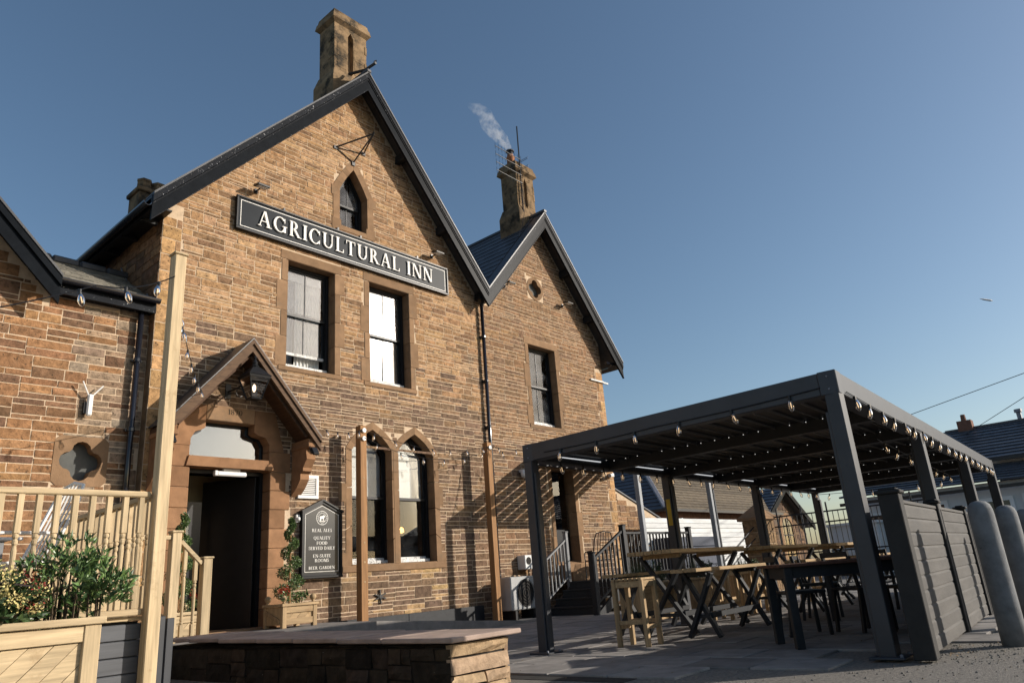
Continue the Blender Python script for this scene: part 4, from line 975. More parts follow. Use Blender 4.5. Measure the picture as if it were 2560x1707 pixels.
obj('fan_guard', m, iron, t); m = MB(); m.prism([(12.98+.28*math.cos(a), .55+.28*math.sin(a)) for a in [i*math.pi/12 for i in range(24)]], 'y', 11.19, 11.199); obj('fan_opening', m, darkroom, t)
t = thing('wall_vent_unit', 'small white wall box with a round outlet above the air conditioner', 'vent', (13.65, YF, 1.05))
m = MB(); m.box(13.45, 13.80, 11.55, YF, 1.05, 1.37, bev=.015); obj('casing', m, whiteP, t); m = MB(); m.prism([(13.58+.085*math.cos(a), 1.24+.085*math.sin(a)) for a in [i*math.pi/10 for i in range(20)]], 'y', 11.54, 11.551); obj('outlet', m, darkroom, t)
t = thing('dome_camera', 'white dome security camera on the wall beside the pergola corner', 'camera', (13.8, YF, 3.3)); m = MB(); m.lathe([(0, -.09), (.07, -.07), (.09, 0), (.09, .08)], 13.82, YF-.12, 3.3, 12); obj('dome', m, whiteP, t, smooth=True); m = MB(); m.box(13.76, 13.88, YF-.14, YF, 3.36, 3.42); obj('bracket', m, whiteP, t)
t = thing('bullet_camera', 'grey bullet security camera at the inn corner under the canopy', 'camera', (17.55, YF, 3.5)); m = MB(); m.tube([(17.75, YF-.12, 3.48), (17.45, YF-.22, 3.44)], .05, 10); obj('body', m, whiteP, t); m = MB(); m.box(17.7, 17.8, YF-.14, YF, 3.44, 3.54); obj('bracket', m, whiteP, t)

# TV aerial
t = thing('tv_aerial', 'tall mast with four stacked yagi aerials strapped to the smaller chimney', 'aerial', (15.05, 11.93, 11.2))
m = MB(); m.tube([(15.02, 11.93, 11.1), (15.06, 11.93, 14.1)], .022, 6); obj('mast', m, iron, t)
for k in range(4):
    z = 12.9-.27*k; m = MB(); p0, p1 = Vector((15.08, 11.9, z)), Vector((14.05, 12.0, z+.10)); m.tube([p0, p1], .011, 5)
    for j in range(9):
        q = p0+(p1-p0)*(j/8); L_ = .10+.03*(8-j)/8; m.tube([q+Vector((0, 0, -L_)), q+Vector((0, 0, L_))], .006, 4); 
    m.tube([p0+Vector((.02, -.25, -.05)), p0+Vector((.02, .25, -.05))], .008, 4); m.tube([p0+Vector((.1, -.2, .06)), p0+Vector((.1, .2, .06))], .008, 4)
    obj('yagi', m, iron, t)
m = MB(); m.tube([(15.03, 11.95, 12.2), (15.0, 11.8, 11.3), (14.6, 11.7, 10.4), (14.3, 11.6, 10.0)], .008, 4); obj('cable', m, iron, t)

# ------------------------------------------------------------------ posts and string lights
def post(name, lab, x, y, z1, w, mat, cap=True, group=None, z0=0.0):
    t = thing(name, lab, 'post', (x, y, z0), group=group)
    m = MB(); m.box(x-w/2, x+w/2, y-w/2, y+w/2, z0, z1, bev=.008); obj('shaft', m, mat, t)
    if cap: m = MB(); m.box(x-w/2-.012, x+w/2+.012, y-w/2-.012, y+w/2+.012, z1+.001, z1+.022, bev=.006); obj('cap', m, mat, t)
    return t
post('timber_post', 'tall pale new pine post at the corner of the deck', 2.60, 6.08, 3.82, .105, pineZ)
p2 = post('timber_post', 'brown stained post standing in front of the arched windows', 8.66, 11.42, 3.92, .155, postW, cap=False)
p3 = post('timber_post', 'brown stained post beside the downpipe and air conditioner', 12.25, 11.42, 3.90, .155, postW, cap=False)
for par, x, zz in ((p2, 8.66, (3.82, 3.66, 2.9, 1.7, 1.35, 1.0)), (p3, 12.25, (3.78,))):
    for i, z in enumerate(zz):
        m = MB(); r = .045 if i < 2 else .018; m.prism([(x+r*math.cos(a), z+r*math.sin(a)) for a in [k*math.pi/6 for k in range(12)]], 'y', 11.42-.0775-.03*(i < 2)-.004, 11.42-.076); obj('fixing', m, whiteP if i < 2 else oakX, par)
bulbP = [(0.004, .0), (.017, .012), (.026, .035), (.031, .06), (.027, .085), (.019, .108), (.014, .122)]
def string(name, lab, anchors, n, sag, group='strings of festoon bulbs', bulbs=True, slack=0):
    A = [Vector(a) for a in anchors]; t = thing(name, lab, 'string lights', A[0], group=group)
    pts = []; K = 14
    for i in range(len(A)-1):
        for k in range(K+(i == len(A)-2)):
            u = k/K; p = A[i].lerp(A[i+1], u); p.z -= sag*4*u*(1-u); pts.append(p)
    m = MB(); m.tube(pts, .0055, 4); obj('cable', m, iron, t)
    tot = len(pts)-1
    for i in range(n):
        u = (i+.5)/n*tot; a = int(u); p = pts[a].lerp(pts[min(a+1, tot)], u-a)
        m = MB(); m.tube([p+Vector((0, 0, .004)), p+Vector((0, 0, -.045))], .014, 7); h = obj('bulb_holder', m, iron, t)
        sw = RND.uniform(-.25, .25); sw2 = RND.uniform(-.25, .25); mm = MB(); mm.lathe([(r*.92, -.04-(.122-z)*.9) for r, z in reversed(bulbP)], 0, 0, 0, 9)
        rot = Matrix.Rotation(sw, 3, 'X') @ Matrix.Rotation(sw2, 3, 'Y'); mm.v = [tuple(rot @ Vector(v)+p) for v in mm.v]
        b = obj('bulb', mm, glassB, h, smooth=True)
        mf = MB(); mf.tube([rot @ Vector((0, 0, -.06))+p, rot @ Vector((.004, 0, -.115))+p], .0045, 4); obj('filament', mf, lamp_warm, h)
    return t
string('string_lights', 'strand of festoon bulbs running from the pine post across the wing wall', [(2.56, 6.03, 3.60), (1.95, 6.05, 3.36), (.2, 6.0, 2.55), (-1.4, 6.0, 2.4)], 7, .06)
string('string_lights', 'strand of festoon bulbs drooping from the pine post to the porch', [(2.63, 6.14, 3.66), (3.95, 8.9, 4.42-.25), (5.30, 11.12, 4.06)], 11, .10)
string('string_lights', 'strand of festoon bulbs from the porch eave to the stained post by the arched windows', [(7.55, 11.14, 3.72), (8.66, 11.33, 3.83)], 4, .07)
string('string_lights', 'pair of festoon strands between the two stained posts, upper strand', [(8.66, 11.33, 3.83), (12.25, 11.33, 3.80)], 7, .22)
string('string_lights', 'pair of festoon strands between the two stained posts, lower strand', [(8.66, 11.30, 3.67), (12.25, 11.30, 3.72)], 6, .32)
string('string_lights', 'festoon strand from the downpipe post to the canopy corner', [(12.25, 11.33, 3.80), (14.06, 8.70, 3.48)], 8, .12)
string('string_lights', 'festoon strand from the downpipe post under the canopy to the building corner', [(12.25, 11.33, 3.74), (17.5, 9.1, 3.38)], 9, .20)

# ------------------------------------------------------------------ pergola
A_, D_, B_, C_ = Vector((6.70, 1.92, 0)), Vector((17.5, 2.42, 0)), Vector((6.90, 5.82, 0)), Vector((17.35, 6.02, 0))
def Q(u, v, z):        # u along the length 0..1, v across 0..1 (fence side to wall side)
    p = (A_*(1-u)+D_*u)*(1-v)+(B_*(1-u)+C_*u)*v; return Vector((p.x, p.y, z))
pg = thing('pergola', 'long anthracite louvred pergola over the beer garden tables', 'pergola', (12, 4, 0))
ud = (D_-A_).normalized(); vd = (B_-A_).normalized()
Zt, Zb = 2.41, 2.20; PW = .128
US = [0, 1/3, 2/3, 1.0]
for i, u in enumerate(US):
    for v in (0, 1):
        c = Q(u, v, 0); c += ud*(PW/2 if u == 0 else (-PW/2 if u == 1 else 0))+vd*(PW/2 if v == 0 else -PW/2)
        m = MB(); m.beam((c.x, c.y, .0), (c.x, c.y, Zb+.03), PW, PW, up=vd, bev=.006); p = obj('post', m, alu, pg)
        m = MB(); m.box(c.x-.14, c.x+.14, c.y-.14, c.y+.14, .0, .02, bev=.006); obj('base_plate', m, alu, p)
        m = MB(); m.beam((c.x+vd.x*(.081 if v == 0 else -.081), c.y+vd.y*(.081 if v == 0 else -.081), .02), (c.x+vd.x*(.081 if v == 0 else -.081), c.y+vd.y*(.081 if v == 0 else -.081), 2.05), .08, .03, up=vd, bev=.004); obj('cover_strip', m, alu, p)
cy = Q(1/3, 1, 0)-vd*PW/2; m = MB(); m.box(cy.x-PW/2-.004, cy.x-PW/2-.001, cy.y-.04, cy.y+.03, 1.45, 1.85); obj('yellow_label', m, M('yellow_label', (.55, .36, .03), rough=.6), pg)
def rim(a, b, nm, off):
    m = MB(); m.beam(a, b, .15, Zt-Zb, bev=.008); r = obj(nm, m, alu, pg)
    return r
zc = (Zt+Zb)/2
rim(Q(0, 0, zc)+vd*.075, Q(1, 0, zc)+vd*.075, 'long_beam', 0); rim(Q(0, 1, zc)-vd*.075, Q(1, 1, zc)-vd*.075, 'long_beam', 0)
rim(Q(0, 0, zc)+ud*.075+vd*.152, Q(0, 1, zc)+ud*.075-vd*.152, 'end_beam', 0); rim(Q(1, 0, zc)-ud*.075+vd*.152, Q(1, 1, zc)-ud*.075-vd*.152, 'end_beam', 0)
for v in (0, 1):
    m = MB(); s_ = 1 if v == 0 else -1
    m.beam(Q(0, v, Zb+.02)+vd*s_*.17+ud*.2, Q(1, v, Zb+.02)+vd*s_*.17-ud*.2, .04, .03); obj('inner_gutter', m, aluL, pg)
NB = 6
litEdgeM = M('lit_edge_grey', (.13, .125, .12), rough=.5, var=.15)
for b in range(1, NB):
    u = b/NB; m = MB(); m.beam(Q(u, 0, 2.255)+vd*.152, Q(u, 1, 2.255)-vd*.152, .13, .15, bev=.006); cb = obj('cross_beam', m, aluL, pg)
    for s_ in (-1,):
        for k in range(18):
            v = .07+.86*k/17; c = Q(u, v, 2.30)+ud*(s_*.069)
            m = MB(); m.box(c.x-.004, c.x+.002, c.y-.0035, c.y+.0035, c.z-.0035, c.z+.0035); obj('led_spot', m, led, cb)
for b in range(NB):
    u0, u1 = b/NB, (b+1)/NB; n = 20
    for k in range(n):
        v = .045+.91*(k+.5)/n; w = .171
        tl = 0.0; m = MB(); p0, p1 = Q(u0, v, 2.335+.010*(k % 2))+ud*(.15 if b == 0 else .066), Q(u1, v, 2.335+.010*(k % 2))-ud*(.15 if b == NB-1 else .066)
        m.beam(p0, p1, w, .045, up=Vector((0, math.sin(tl), math.cos(tl)))); lv = obj('louvre', m, aluL, pg); m = MB(); m.beam(p0-vd*.080+Vector((0, 0, -.034)), p1-vd*.080+Vector((0, 0, -.034)), .010, .022); obj('lit_louvre_edge', m, litEdgeM, lv)  # pale added strip puts the light on the louvre edge into colour
    m = MB(); a, e = Q(u0, 1, 2.285)-vd*.156, Q(u1, 1, 2.285)-vd*.156; m.beam(a+ud*.45, e-ud*.25, .010, .014); obj('glow_strip', m, glowstrip, pg)  # emissive strip put in to draw a bright line along the roof edge
string('string_lights', 'festoon bulbs clipped along the open end beam of the pergola', [Q(0, 1, 2.27)-ud*.012-vd*.35, Q(0, .5, 2.265)-ud*.012, Q(0, 0, 2.27)-ud*.012+vd*.15], 6, .012)
string('string_lights', 'festoon bulbs clipped along the fence side of the pergola', [Q(.02, 0, 2.23)-vd*.012, Q(.33, 0, 2.23)-vd*.012, Q(.66, 0, 2.23)-vd*.012, Q(1, 0, 2.23)-vd*.012], 19, .02)
string('string_lights', 'festoon bulbs clipped along the wall side of the pergola', [Q(.03, 1, 2.21)-vd*.16, Q(.5, 1, 2.21)-vd*.16, Q(1, 1, 2.21)-vd*.16], 20, .015)
string('string_lights', 'festoon bulbs clipped inside the far half of the pergola roof', [Q(.3, .12, 2.18), Q(.98, .2, 2.18)], 8, .02)
string('string_lights', 'festoon bulbs hung across the far end of the pergola', [Q(.985, .08, 2.16), Q(.985, .95, 2.16)], 7, .05)

for u in (0, 1):
    for v in (0, 1):
        c = Q(u, v, zc)+ud*(.078 if u == 0 else -.078)+vd*(.078 if v == 0 else -.078)
        m = MB(); m.beam(c-ud*.082, c+ud*.082, .164, Zt-Zb+.008, bev=.006); cc = obj('corner_block', m, alu, pg)
        for dz in (-.06, .06):
            e = c+Vector((0, 0, dz))-ud*(.083 if u == 0 else -.083); m = MB(); m.beam(e-ud*.006, e+ud*.006, .016, .016, bev=.004); obj('bolt', m, lead, cc)
for i, u in enumerate(US):
    for v in (0, 1):
        c = Q(u, v, 0)+ud*(PW/2 if u == 0 else (-PW/2 if u == 1 else 0))+vd*(PW/2 if v == 0 else -PW/2)
        for a in (-.11, .11): m = MB(); m.lathe([(.014, 0), (.014, .016), (.008, .022)], c.x+a, c.y-.11, .02, 6); obj('anchor_bolt', m, lead, pg)
# side entrance canopy
cn = thing('slatted_canopy', 'dark slatted canopy on grey posts over the side entrance', 'canopy', (15.8, 10.2, 0))
X0c, X1c, Y0c, Y1c, Zc = 14.04, 17.57, 8.60, 11.76, 3.66
silver = M('galvanised_grey', (.26, .275, .29), rough=.45, var=.12, metal=.0)
for x in (X0c+.06, X1c-.06):
    m = MB(); m.box(x-.055, x+.055, Y0c, Y0c+.11, 0, Zc-.10, bev=.006); obj('post', m, silver, cn)
m = MB(); m.tube([(X1c+.12, Y0c+.05, 0), (X1c+.12, Y0c+.05, Zc-.1)], .04, 8); obj('drain_pipe', m, alu, cn)
for y in (Y0c, Y1c-.08): m = MB(); m.box(X0c, X1c, y, y+.08, Zc-.10, Zc+.03, bev=.004); obj('beam', m, alu, cn)
for x in (X0c, X1c-.08): m = MB(); m.box(x, x+.08, Y0c+.081, Y1c-.081, Zc-.10, Zc+.03, bev=.004); obj('beam', m, alu, cn)
k = 0; x = X0c+.10
while x < X1c-.3:
    m = MB(); m.box(x, x+.30, Y0c+.08, Y1c-.08, Zc-.03, Zc-.005); obj('slat', m, aluL, cn); x += .41
# ------------------------------------------------------------------ side stairs and landing
st = thing('side_stairs', 'black stained timber stairs climbing to the side entrance landing', 'stairs', (14.3, 10.4, 0))
for k in range(4):
    x = 13.60+.29*k; m = MB(); m.box(x, x+.33, 9.72, 11.10, .175*(k+1)-.04, .175*(k+1), bev=.006); obj('tread', m, blackW, st)
    m = MB(); m.box(x+.02, x+.04, 9.72, 11.10, .175*k, .175*(k+1)-.041); obj('riser', m, blackW, st)
for y in (9.66, 11.11): m = MB(); m.prism([(13.5, 0), (14.75, .69), (14.75, .40), (13.9, 0)], 'y', y, y+.05); obj('stringer', m, blackW, st)
m = MB(); m.box(14.76, 17.95, 9.62, 11.78, .64, .70); lnd = obj('landing', m, blackW, st)
m = MB()
for k in range(16): m.box(14.8+k*.196, 14.98+k*.196, 9.66, 9.68, .0, .64)
obj('landing_skirt', m, blackW, st)
def balus(t, p0, p1, h, n, rail, mat_r, mat_b, wb=.035, name='baluster', lowrail=True):
    p0, p1 = Vector(p0), Vector(p1); up = Vector((0, 0, h))
    m = MB(); m.beam(p0+up, p1+up, rail, rail*.75, bev=.006); obj('handrail', m, mat_r, t)
    if lowrail: m = MB(); m.beam(p0+Vector((0, 0, .08)), p1+Vector((0, 0, .08)), rail*.8, rail*.6, bev=.004); obj('bottom_rail', m, mat_r, t)
    for k in range(n):
        p = p0.lerp(p1, (k+.5)/n); m = MB(); m.box(p.x-wb/2, p.x+wb/2, p.y-wb/2, p.y+wb/2, p.z+.10, p.z+h-.02, bev=.003); obj(name, m, mat_b, t)
rl = thing('stair_railing', 'black timber balustrade up the near side of the stairs and landing', 'railing', (14.5, 9.62, 0))
def newel(t, x, y, z0, z1, w, mat, nm='newel_post'):
    m = MB(); m.box(x-w/2, x+w/2, y-w/2, y+w/2, z0, z1, bev=.005); p = obj(nm, m, mat, t)
    m = MB(); m.box(x-w/2-.015, x+w/2+.015, y-w/2-.015, y+w/2+.015, z1+.001, z1+.03, bev=.008); obj('newel_cap', m, mat, p)
newel(rl, 13.40, 9.60, 0, 1.26, .12, blackW); newel(rl, 14.72, 9.60, 0, 1.84, .12, blackW); newel(rl, 17.85, 9.60, 0, 1.80, .12, blackW)
balus(rl, (13.46, 9.60, .16), (14.66, 9.60, .74), .98, 8, .07, blackW, blackW); balus(rl, (14.78, 9.60, .70), (17.8, 9.60, .70), .98, 20, .07, blackW, blackW)
rl2 = thing('stair_railing', 'grey sunlit balustrade on the wall side of the side stairs', 'railing', (14.2, 11.2, 0))
greyW = M('grey_painted_wood', (.20, .205, .21), rough=.6, var=.15)
newel(rl2, 14.62, 11.2, 0, 1.84, .09, greyW); newel(rl2, 13.42, 11.2, 0, 1.12, .09, greyW); balus(rl2, (13.46, 11.2, .10), (14.58, 11.2, .72), .94, 8, .06, greyW, greyW)

ds = MB(); ds.box(15.0, 16.05, 11.35, YF-.03, .70, .92, bev=.01); ds.box(15.0, 16.05, 11.55, YF-.03, .92, 1.10, bev=.01); obj('door_step', ds, dressM, st)
# ------------------------------------------------------------------ low wall
lw = thing('low_wall', 'low rubble garden wall with pinkish coping slabs in front of the doorway', 'wall', (4.85, 7.2, 0))
m = MB(); m.box(4.47, 5.12, 4.72, 9.85, -.1, .36); core = obj('wall_core', m, M('dark_mortar', (.035, .03, .025), rough=.95, var=.4, scale=12), lw)
PAL_SHADE_RB = [(.048, .037, .027), (.036, .029, .022), (.062, .046, .033), (.03, .025, .019)]  # near-black tones paint in the shade on the deck-side face
z = 0
rr = []
for (a, b, c, d) in course_rects(4.70, 9.85, -.04, .365, band=(.36, .42), cell=(.3, .7), wmax=.6):
    mb = MB(); mb.tone = jit(RND.choice(PAL_SHADE_RB), .2); stone(mb, a, b, c, d, 4.47, RND.uniform(.02, .05), rough=.02, axis='x', sgn=-1, j=.012); obj('rubble_stone', mb, rubM, lw)
for (a, b, c, d) in ((4.44, 5.16, .255, .362), (4.44, 5.14, .12, .25), (4.45, 4.83, .03, .115), (4.84, 5.17, .02, .115), (4.44, 5.18, -.08, .02)):
    mb = MB(); mb.tone = jit((.42, .30, .19), .12); stone(mb, a, b, c, d, 4.74, RND.uniform(.05, .08), rough=.028, j=.012); obj('end_stone', mb, rubM, lw)
for (a, b, c, d) in course_rects(4.70, 9.85, -.04, .365, band=(.36, .42), cell=(.3, .7), wmax=.6):
    if a < 7.5: mb = MB(); mb.tone = jit((.30, .21, .13), .2); stone(mb, a, b, c, d, 5.12, RND.uniform(.02, .05), rough=.02, axis='x', sgn=1, j=.012); obj('rubble_stone', mb, rubM, lw)
y = 4.60
for L_ in (.92, .66, .75, .70, .82, .72, .66):
    dz = RND.uniform(-.004, .004)+.008*(y-4.6)
    m = MB(); m.box(4.38, 5.24, y+.004, y+L_-.004, .372+dz, .414+dz, bev=.008); obj('coping_slab', m, coping, lw); y += L_
# landing and ramp between the wall and the inn
ld = thing('door_landing', 'raised paved landing and ramp before the inn doorway', 'landing', (6, 10.7, 0))
m = MB(); m.box(4.3, 7.9, 10.05, YF-.03, -.05, .37); m.prism([(7.9, -.05), (12.1, -.05), (12.1, .02), (7.9, .37)], 'y', 10.2, YF-.10); obj('platform', m, pavM, ld)
m = MB(); m.box(5.4, 7.0, YF-.25, YG+.5, .37, .40); obj('door_step', m, dressM, ld)
kb = thing('kerb_board', 'dark stained kerb board along the foot of the inn wall', 'board', (10.2, 11.7, 0))
for a, b in ((8.0, 10.0), (10.01, 12.15)): m = MB(); m.box(a, b, YF-.09, YF-.05, -.02, .36, bev=.004); obj('board', m, blackW, kb)

# ------------------------------------------------------------------ deck
dk = thing('timber_deck', 'raised pine deck with grey composite skirting beside the inn', 'deck', (.8, 9, 0))
m = MB(); m.box(-2.6, 2.56, 6.22, 11.9, .10, .74); obj('deck_frame', m, blackW, dk)
for k in range(18): m = MB(); m.box(-2.6, 2.60, 6.14+k*.318, 6.14+k*.318+.31, .745, .775, bev=.004); obj('deck_board', m, pineX, dk)
for k in range(6): m = MB(); m.box(-2.6, 2.56, 6.15, 6.19, .02+k*.118, .02+k*.118+.113, bev=.006); obj('skirting_plank', m, greyclad, dk)
for k in range(6): m = MB(); m.box(2.565, 2.60, 6.20, 11.8, .02+k*.118, .02+k*.118+.113, bev=.006); obj('skirting_plank', m, greyclad, dk)
m = MB(); m.box(2.67, 2.75, 6.16, 6.24, 0, .76, bev=.004); m.box(2.78, 2.84, 6.2, 6.26, 0, .74, bev=.004); obj('corner_trim', m, alu, dk)
m = MB(); m.box(2.86, 4.28, 10.04, 11.7, -.05, .50); obj('lower_platform', m, greyclad, dk)
for k in range(5): m = MB(); m.box(2.84, 4.28, 10.03+k*.322, 10.03+k*.322+.315, .502, .53, bev=.004); obj('deck_board', m, greyclad, dk)
br_ = thing('deck_balustrade', 'pale pine balustrade with turned spindles along the deck front', 'balustrade', (.9, 6.1, 0))
spr = [(.0205, 0), (.0205, .16), (.0205, .17)]
def spindle(t, x, y, z0, h, w=.041, mat=pineZ, tb=.17, tt=.28):
    m = MB(); hw = w/2
    m.box(x-hw, x+hw, y-hw, y+hw, z0, z0+tb, bev=.003); m.box(x-hw, x+hw, y-hw, y+hw, z0+h-tt, z0+h, bev=.003)
    L_ = h-tb-tt; pr_ = [(.014, 0), (.020, .015), (.020, .03), (.013, .04), (.018, .055), (.016, .09), (.0175, L_*.45), (.0195, L_-.12), (.013, L_-.085), (.020, L_-.07), (.020, L_-.05), (.013, L_-.04), (.021, L_-.025), (.021, L_-.01), (.014, L_)]
    m.lathe([(r*w/.041, q) for r, q in pr_], x, y, z0+tb, 10); return obj('spindle', m, mat, t, smooth=False)
def spindle_row(t, p0, p1, z0, h, sp, railm):
    p0, p1 = Vector(p0), Vector(p1); L_ = (p1-p0).length; n = int(L_/sp)
    for k in range(n): p = p0.lerp(p1, (k+.5)/n); spindle(t, p.x, p.y, z0+.05, h-.09)
    for z, hh in ((z0+.025, .05), (z0+h-.02, .045)):
        m = MB(); m.beam((p0.x, p0.y, z), (p1.x, p1.y, z), .065, hh, bev=.008); obj('rail', m, railm, t)
    
spindle_row(br_, (-2.5, 6.12, 0), (2.53, 6.12, 0), .78, .935, .118, pineX)
b2 = thing('deck_balustrade', 'pine balustrade with turned spindles across the end of the deck, towards the inn', 'balustrade', (2.6, 7.2, 0))
spindle_row(b2, (2.60, 6.2, 0), (2.60, 8.22, 0), .78, .935, .125, pineY); newel(b2, 2.60, 8.28, .0, 1.78, .10, pineZ)
newel(b2, 1.1, 8.5, .775, 1.75, .10, pineZ)
b3 = thing('step_balustrade', 'weathered pine balustrade stepping down by the doorway', 'balustrade', (4.5, 10.12, 0))
NY = 10.12
newel(b3, 4.57, NY, .37, 1.77, .125, pineZ); newel(b3, 5.02, NY, .37, 1.42, .125, pineZ); newel(b3, 3.45, NY, .37, 1.50, .10, pineZ)
m = MB(); m.beam((2.9, NY, 1.71), (4.50, NY, 1.71), .08, .055, bev=.006); obj('rail', m, pineX, b3); m = MB(); m.beam((4.64, NY, 1.66), (4.95, NY, 1.36), .08, .055, bev=.006); obj('sloping_rail', m, pineX, b3); m = MB(); m.beam((2.9, NY, .58), (4.50, NY, .58), .08, .055, bev=.006); obj('rail', m, pineX, b3)
for x in (3.75, 4.0, 4.27): spindle(b3, x, NY, .60, 1.09, w=.05)
spindle(b3, 4.72, NY, .42, 1.14, w=.05); spindle(b3, 4.87, NY, .42, 1.0, w=.05)

# ------------------------------------------------------------------ plants
def leaf(mb, p, d, n, L_, w, tone):
    mb.tone = tone; d = d.normalized(); s_ = d.cross(n).normalized(); n2 = s_.cross(d)
    mb.add([p, p+d*L_*.5+s_*w*.5+n2*w*.18, p+d*L_-n2*L_*.15, p+d*L_*.5-s_*w*.5+n2*w*.18, p+d*L_*.5], [(0, 1, 4), (1, 2, 4), (0, 4, 3), (4, 2, 3)])
def rv(): 
    while True:
        v = Vector((RND.uniform(-1, 1), RND.uniform(-1, 1), RND.uniform(-1, 1)))
        if .05 < v.length < 1: return v.normalized()
def bush(name, lab, c, ext, nrose, L_, w, pal, z0, cat='shrub', flowers=None, per=7, group=None):
    t = thing(name, lab, cat, (c[0], c[1], z0), group=group); m = MB(); m.tone = (1, 1, 1); stm = MB(); fl = MB(); fl.tone = (1, 1, 1)
    for i in range(nrose):
        v = rv(); v = Vector((v.x*ext[0], v.y*ext[1], abs(v.z)*ext[2] if RND.random() < .62 else -abs(v.z)*ext[2]*.55))*RND.uniform(.45, 1.0)
        p = Vector(c)+v; outd = (v+Vector((0, 0, .12))).normalized()
        if i % 9 == 0: stm.tube([Vector((c[0]+v.x*.75, c[1]+v.y*.75, z0)), Vector(c)+Vector((v.x*.8, v.y*.8, v.z*.3)), p], [.008, .006, .003], 4, cap=False)
        for k in range(per):
            d = (outd+rv()*.9).normalized(); leaf(m, p+rv()*.02, d, rv(), L_*RND.uniform(.6, 1.15), w*RND.uniform(.7, 1.1), jit(RND.choice(pal), .2))
        if flowers and RND.random() < flowers[1] and v.z > 0:
            for k in range(60):
                q = p+outd*(.05+RND.uniform(0, .06))+rv()*.04; s_ = .008
                fl.tone = jit(flowers[0], .25); a, b = rv()*s_, rv()*s_; fl.add([q-a, q+b, q+a, q-b], [(0, 1, 2, 3)])
    obj('leaves', m, leafD, t, kind='stuff'); obj('stems', stm, M('stem_'+name, (.07, .05, .03), rough=.9), t, kind='stuff')
    if fl.v: obj('flower_clusters', fl, M('petal_'+name, (1, 1, 1), rough=.8, tone=True, var=.1, ov=0), t, kind='stuff')
    return t
def crate_planter(name, lab, x0, x1, y0, y1, z0, z1, mx, mz, fr=.09, panels=True, group=None, balls=False):
    t = thing(name, lab, 'planter', ((x0+x1)/2, (y0+y1)/2, z0), group=group)
    for x in (x0, x1-fr):
        for y in (y0, y1-fr): m = MB(); m.box(x, x+fr, y, y+fr, z0, z1-.045, bev=.005); obj('corner_post', m, mz, t)
    for y in (y0+.008, y1-fr*.5-.008):
        for z in (z0+.05, z1-.045-.10): m = MB(); m.box(x0+fr, x1-fr, y, y+fr*.5, z, z+.095, bev=.004); obj('rail', m, mx, t)
        n = max(3, int((x1-x0)/.12)); wx = (x1-x0-2*fr)
        zl, zh = z0+.145, z1-.15; yy = y+.02; H = zh-zl; cx = (x0+x1)/2
        k = 0; s_ = -H
        while s_ < wx:
            P = [(x0+fr+s_, zl), (x0+fr+s_+.135, zl), (x0+fr+s_+.135+H, zh), (x0+fr+s_+H, zh)]
            P = clipx(clipx(P, x0+fr, True), x1-fr, False) if True else P
            if len(P) > 2: m = MB(); m.prism(P, 'y', yy+.002*(k % 2), yy+.022+.002*(k % 2)); obj('panel_board', m, mx, t)
            s_ += .14; k += 1
    for x in (x0+.008, x1-fr*.5-.008):
        m = MB(); m.box(x, x+fr*.5, y0+fr, y1-fr, z0+.05, z1-.05, bev=.004); obj('side_panel', m, mz, t)
        if y1-y0 > .3:
            m = MB(); m.beam((x+fr*.25-(.03 if x < (x0+x1)/2 else -.03), y0+fr, z0+.1), (x+fr*.25-(.03 if x < (x0+x1)/2 else -.03), y1-fr, z1-.12), .02, .06); obj('diagonal_brace', m, mz, t)
    for a in ((x0-.02, x1+.02, y0-.02, y0+.07), (x0-.02, x1+.02, y1-.07, y1+.02)): m = MB(); m.box(*a, z1-.044, z1, bev=.005); obj('top_rail', m, mx, t)
    for a in ((x0-.02, x0+.07), (x1-.07, x1+.02)): m = MB(); m.box(*a, y0+.071, y1-.071, z1-.044, z1, bev=.005); obj('top_rail', m, mx, t)
    m = MB(); m.box(x0+.05, x1-.05, y0+.05, y1-.05, z0+.05, z1-.07); obj('soil', m, M('soil_'+str(len(bpy.data.materials)), (.03, .022, .015), rough=1), t)
    if balls:
        for x in (x0+.05, x1-.05):
            for y in (y0+.05, y1-.05): m = MB(); m.lathe([(.025, 0), (.03, .012), (.018, .025), (.045, .05), (.055, .08), (.045, .11), (0, .135)], x, y, z1, 12); obj('ball_finial', m, mz, t, smooth=True)
    return t
crate_planter('timber_planter', 'big pale pine planter with diagonal boards in front of the deck', -.35, 1.96, 5.30, 5.85, 0, .80, pineX, pineZ, fr=.10)
DK = [(.030, .060, .020), (.045, .085, .028), (.022, .045, .018), (.06, .10, .035)]
BR = [(.10, .175, .05), (.14, .22, .07), (.07, .13, .04), (.045, .085, .028)]
bush('skimmia_bush', 'dark leaved bush with creamy yellow flower clusters in the pine planter', (1.30, 5.50, .84), (.34, .26, .30), 230, .095, .034, DK, .74, flowers=((.58, .49, .20), .42))
bush('pieris_bush', 'taller glossy green bush at the right end of the pine planter', (1.80, 5.58, .98), (.29, .24, .36), 190, .075, .022, BR, .74)
bush('pieris_bush', 'drooping green sprays hanging over the planter corner', (2.02, 5.44, .95), (.15, .13, .17), 34, .085, .024, BR, .74)
rf_ = MB(); rf_.tone = (.25, .02, .015)
t = thing('red_skimmia', 'small red flower spike between the two planter bushes', 'flower', (1.56, 5.40, .74))
for i in range(260): q = Vector((1.56, 5.38, .98))+Vector((RND.gauss(0, .035), RND.gauss(0, .03), RND.gauss(0, .06))); a, b = rv()*.008, rv()*.008; rf_.tone = jit((.24, .022, .018), .4); rf_.add([q-a, q+b, q+a, q-b], [(0, 1, 2, 3)])
obj('flower_head', rf_, M('red_petal', (1, 1, 1), tone=True, rough=.8, ov=0), t, kind='stuff'); m = MB(); m.tube([(1.56, 5.40, .72), (1.56, 5.38, .95)], .006, 5); obj('stem', m, postW, t)
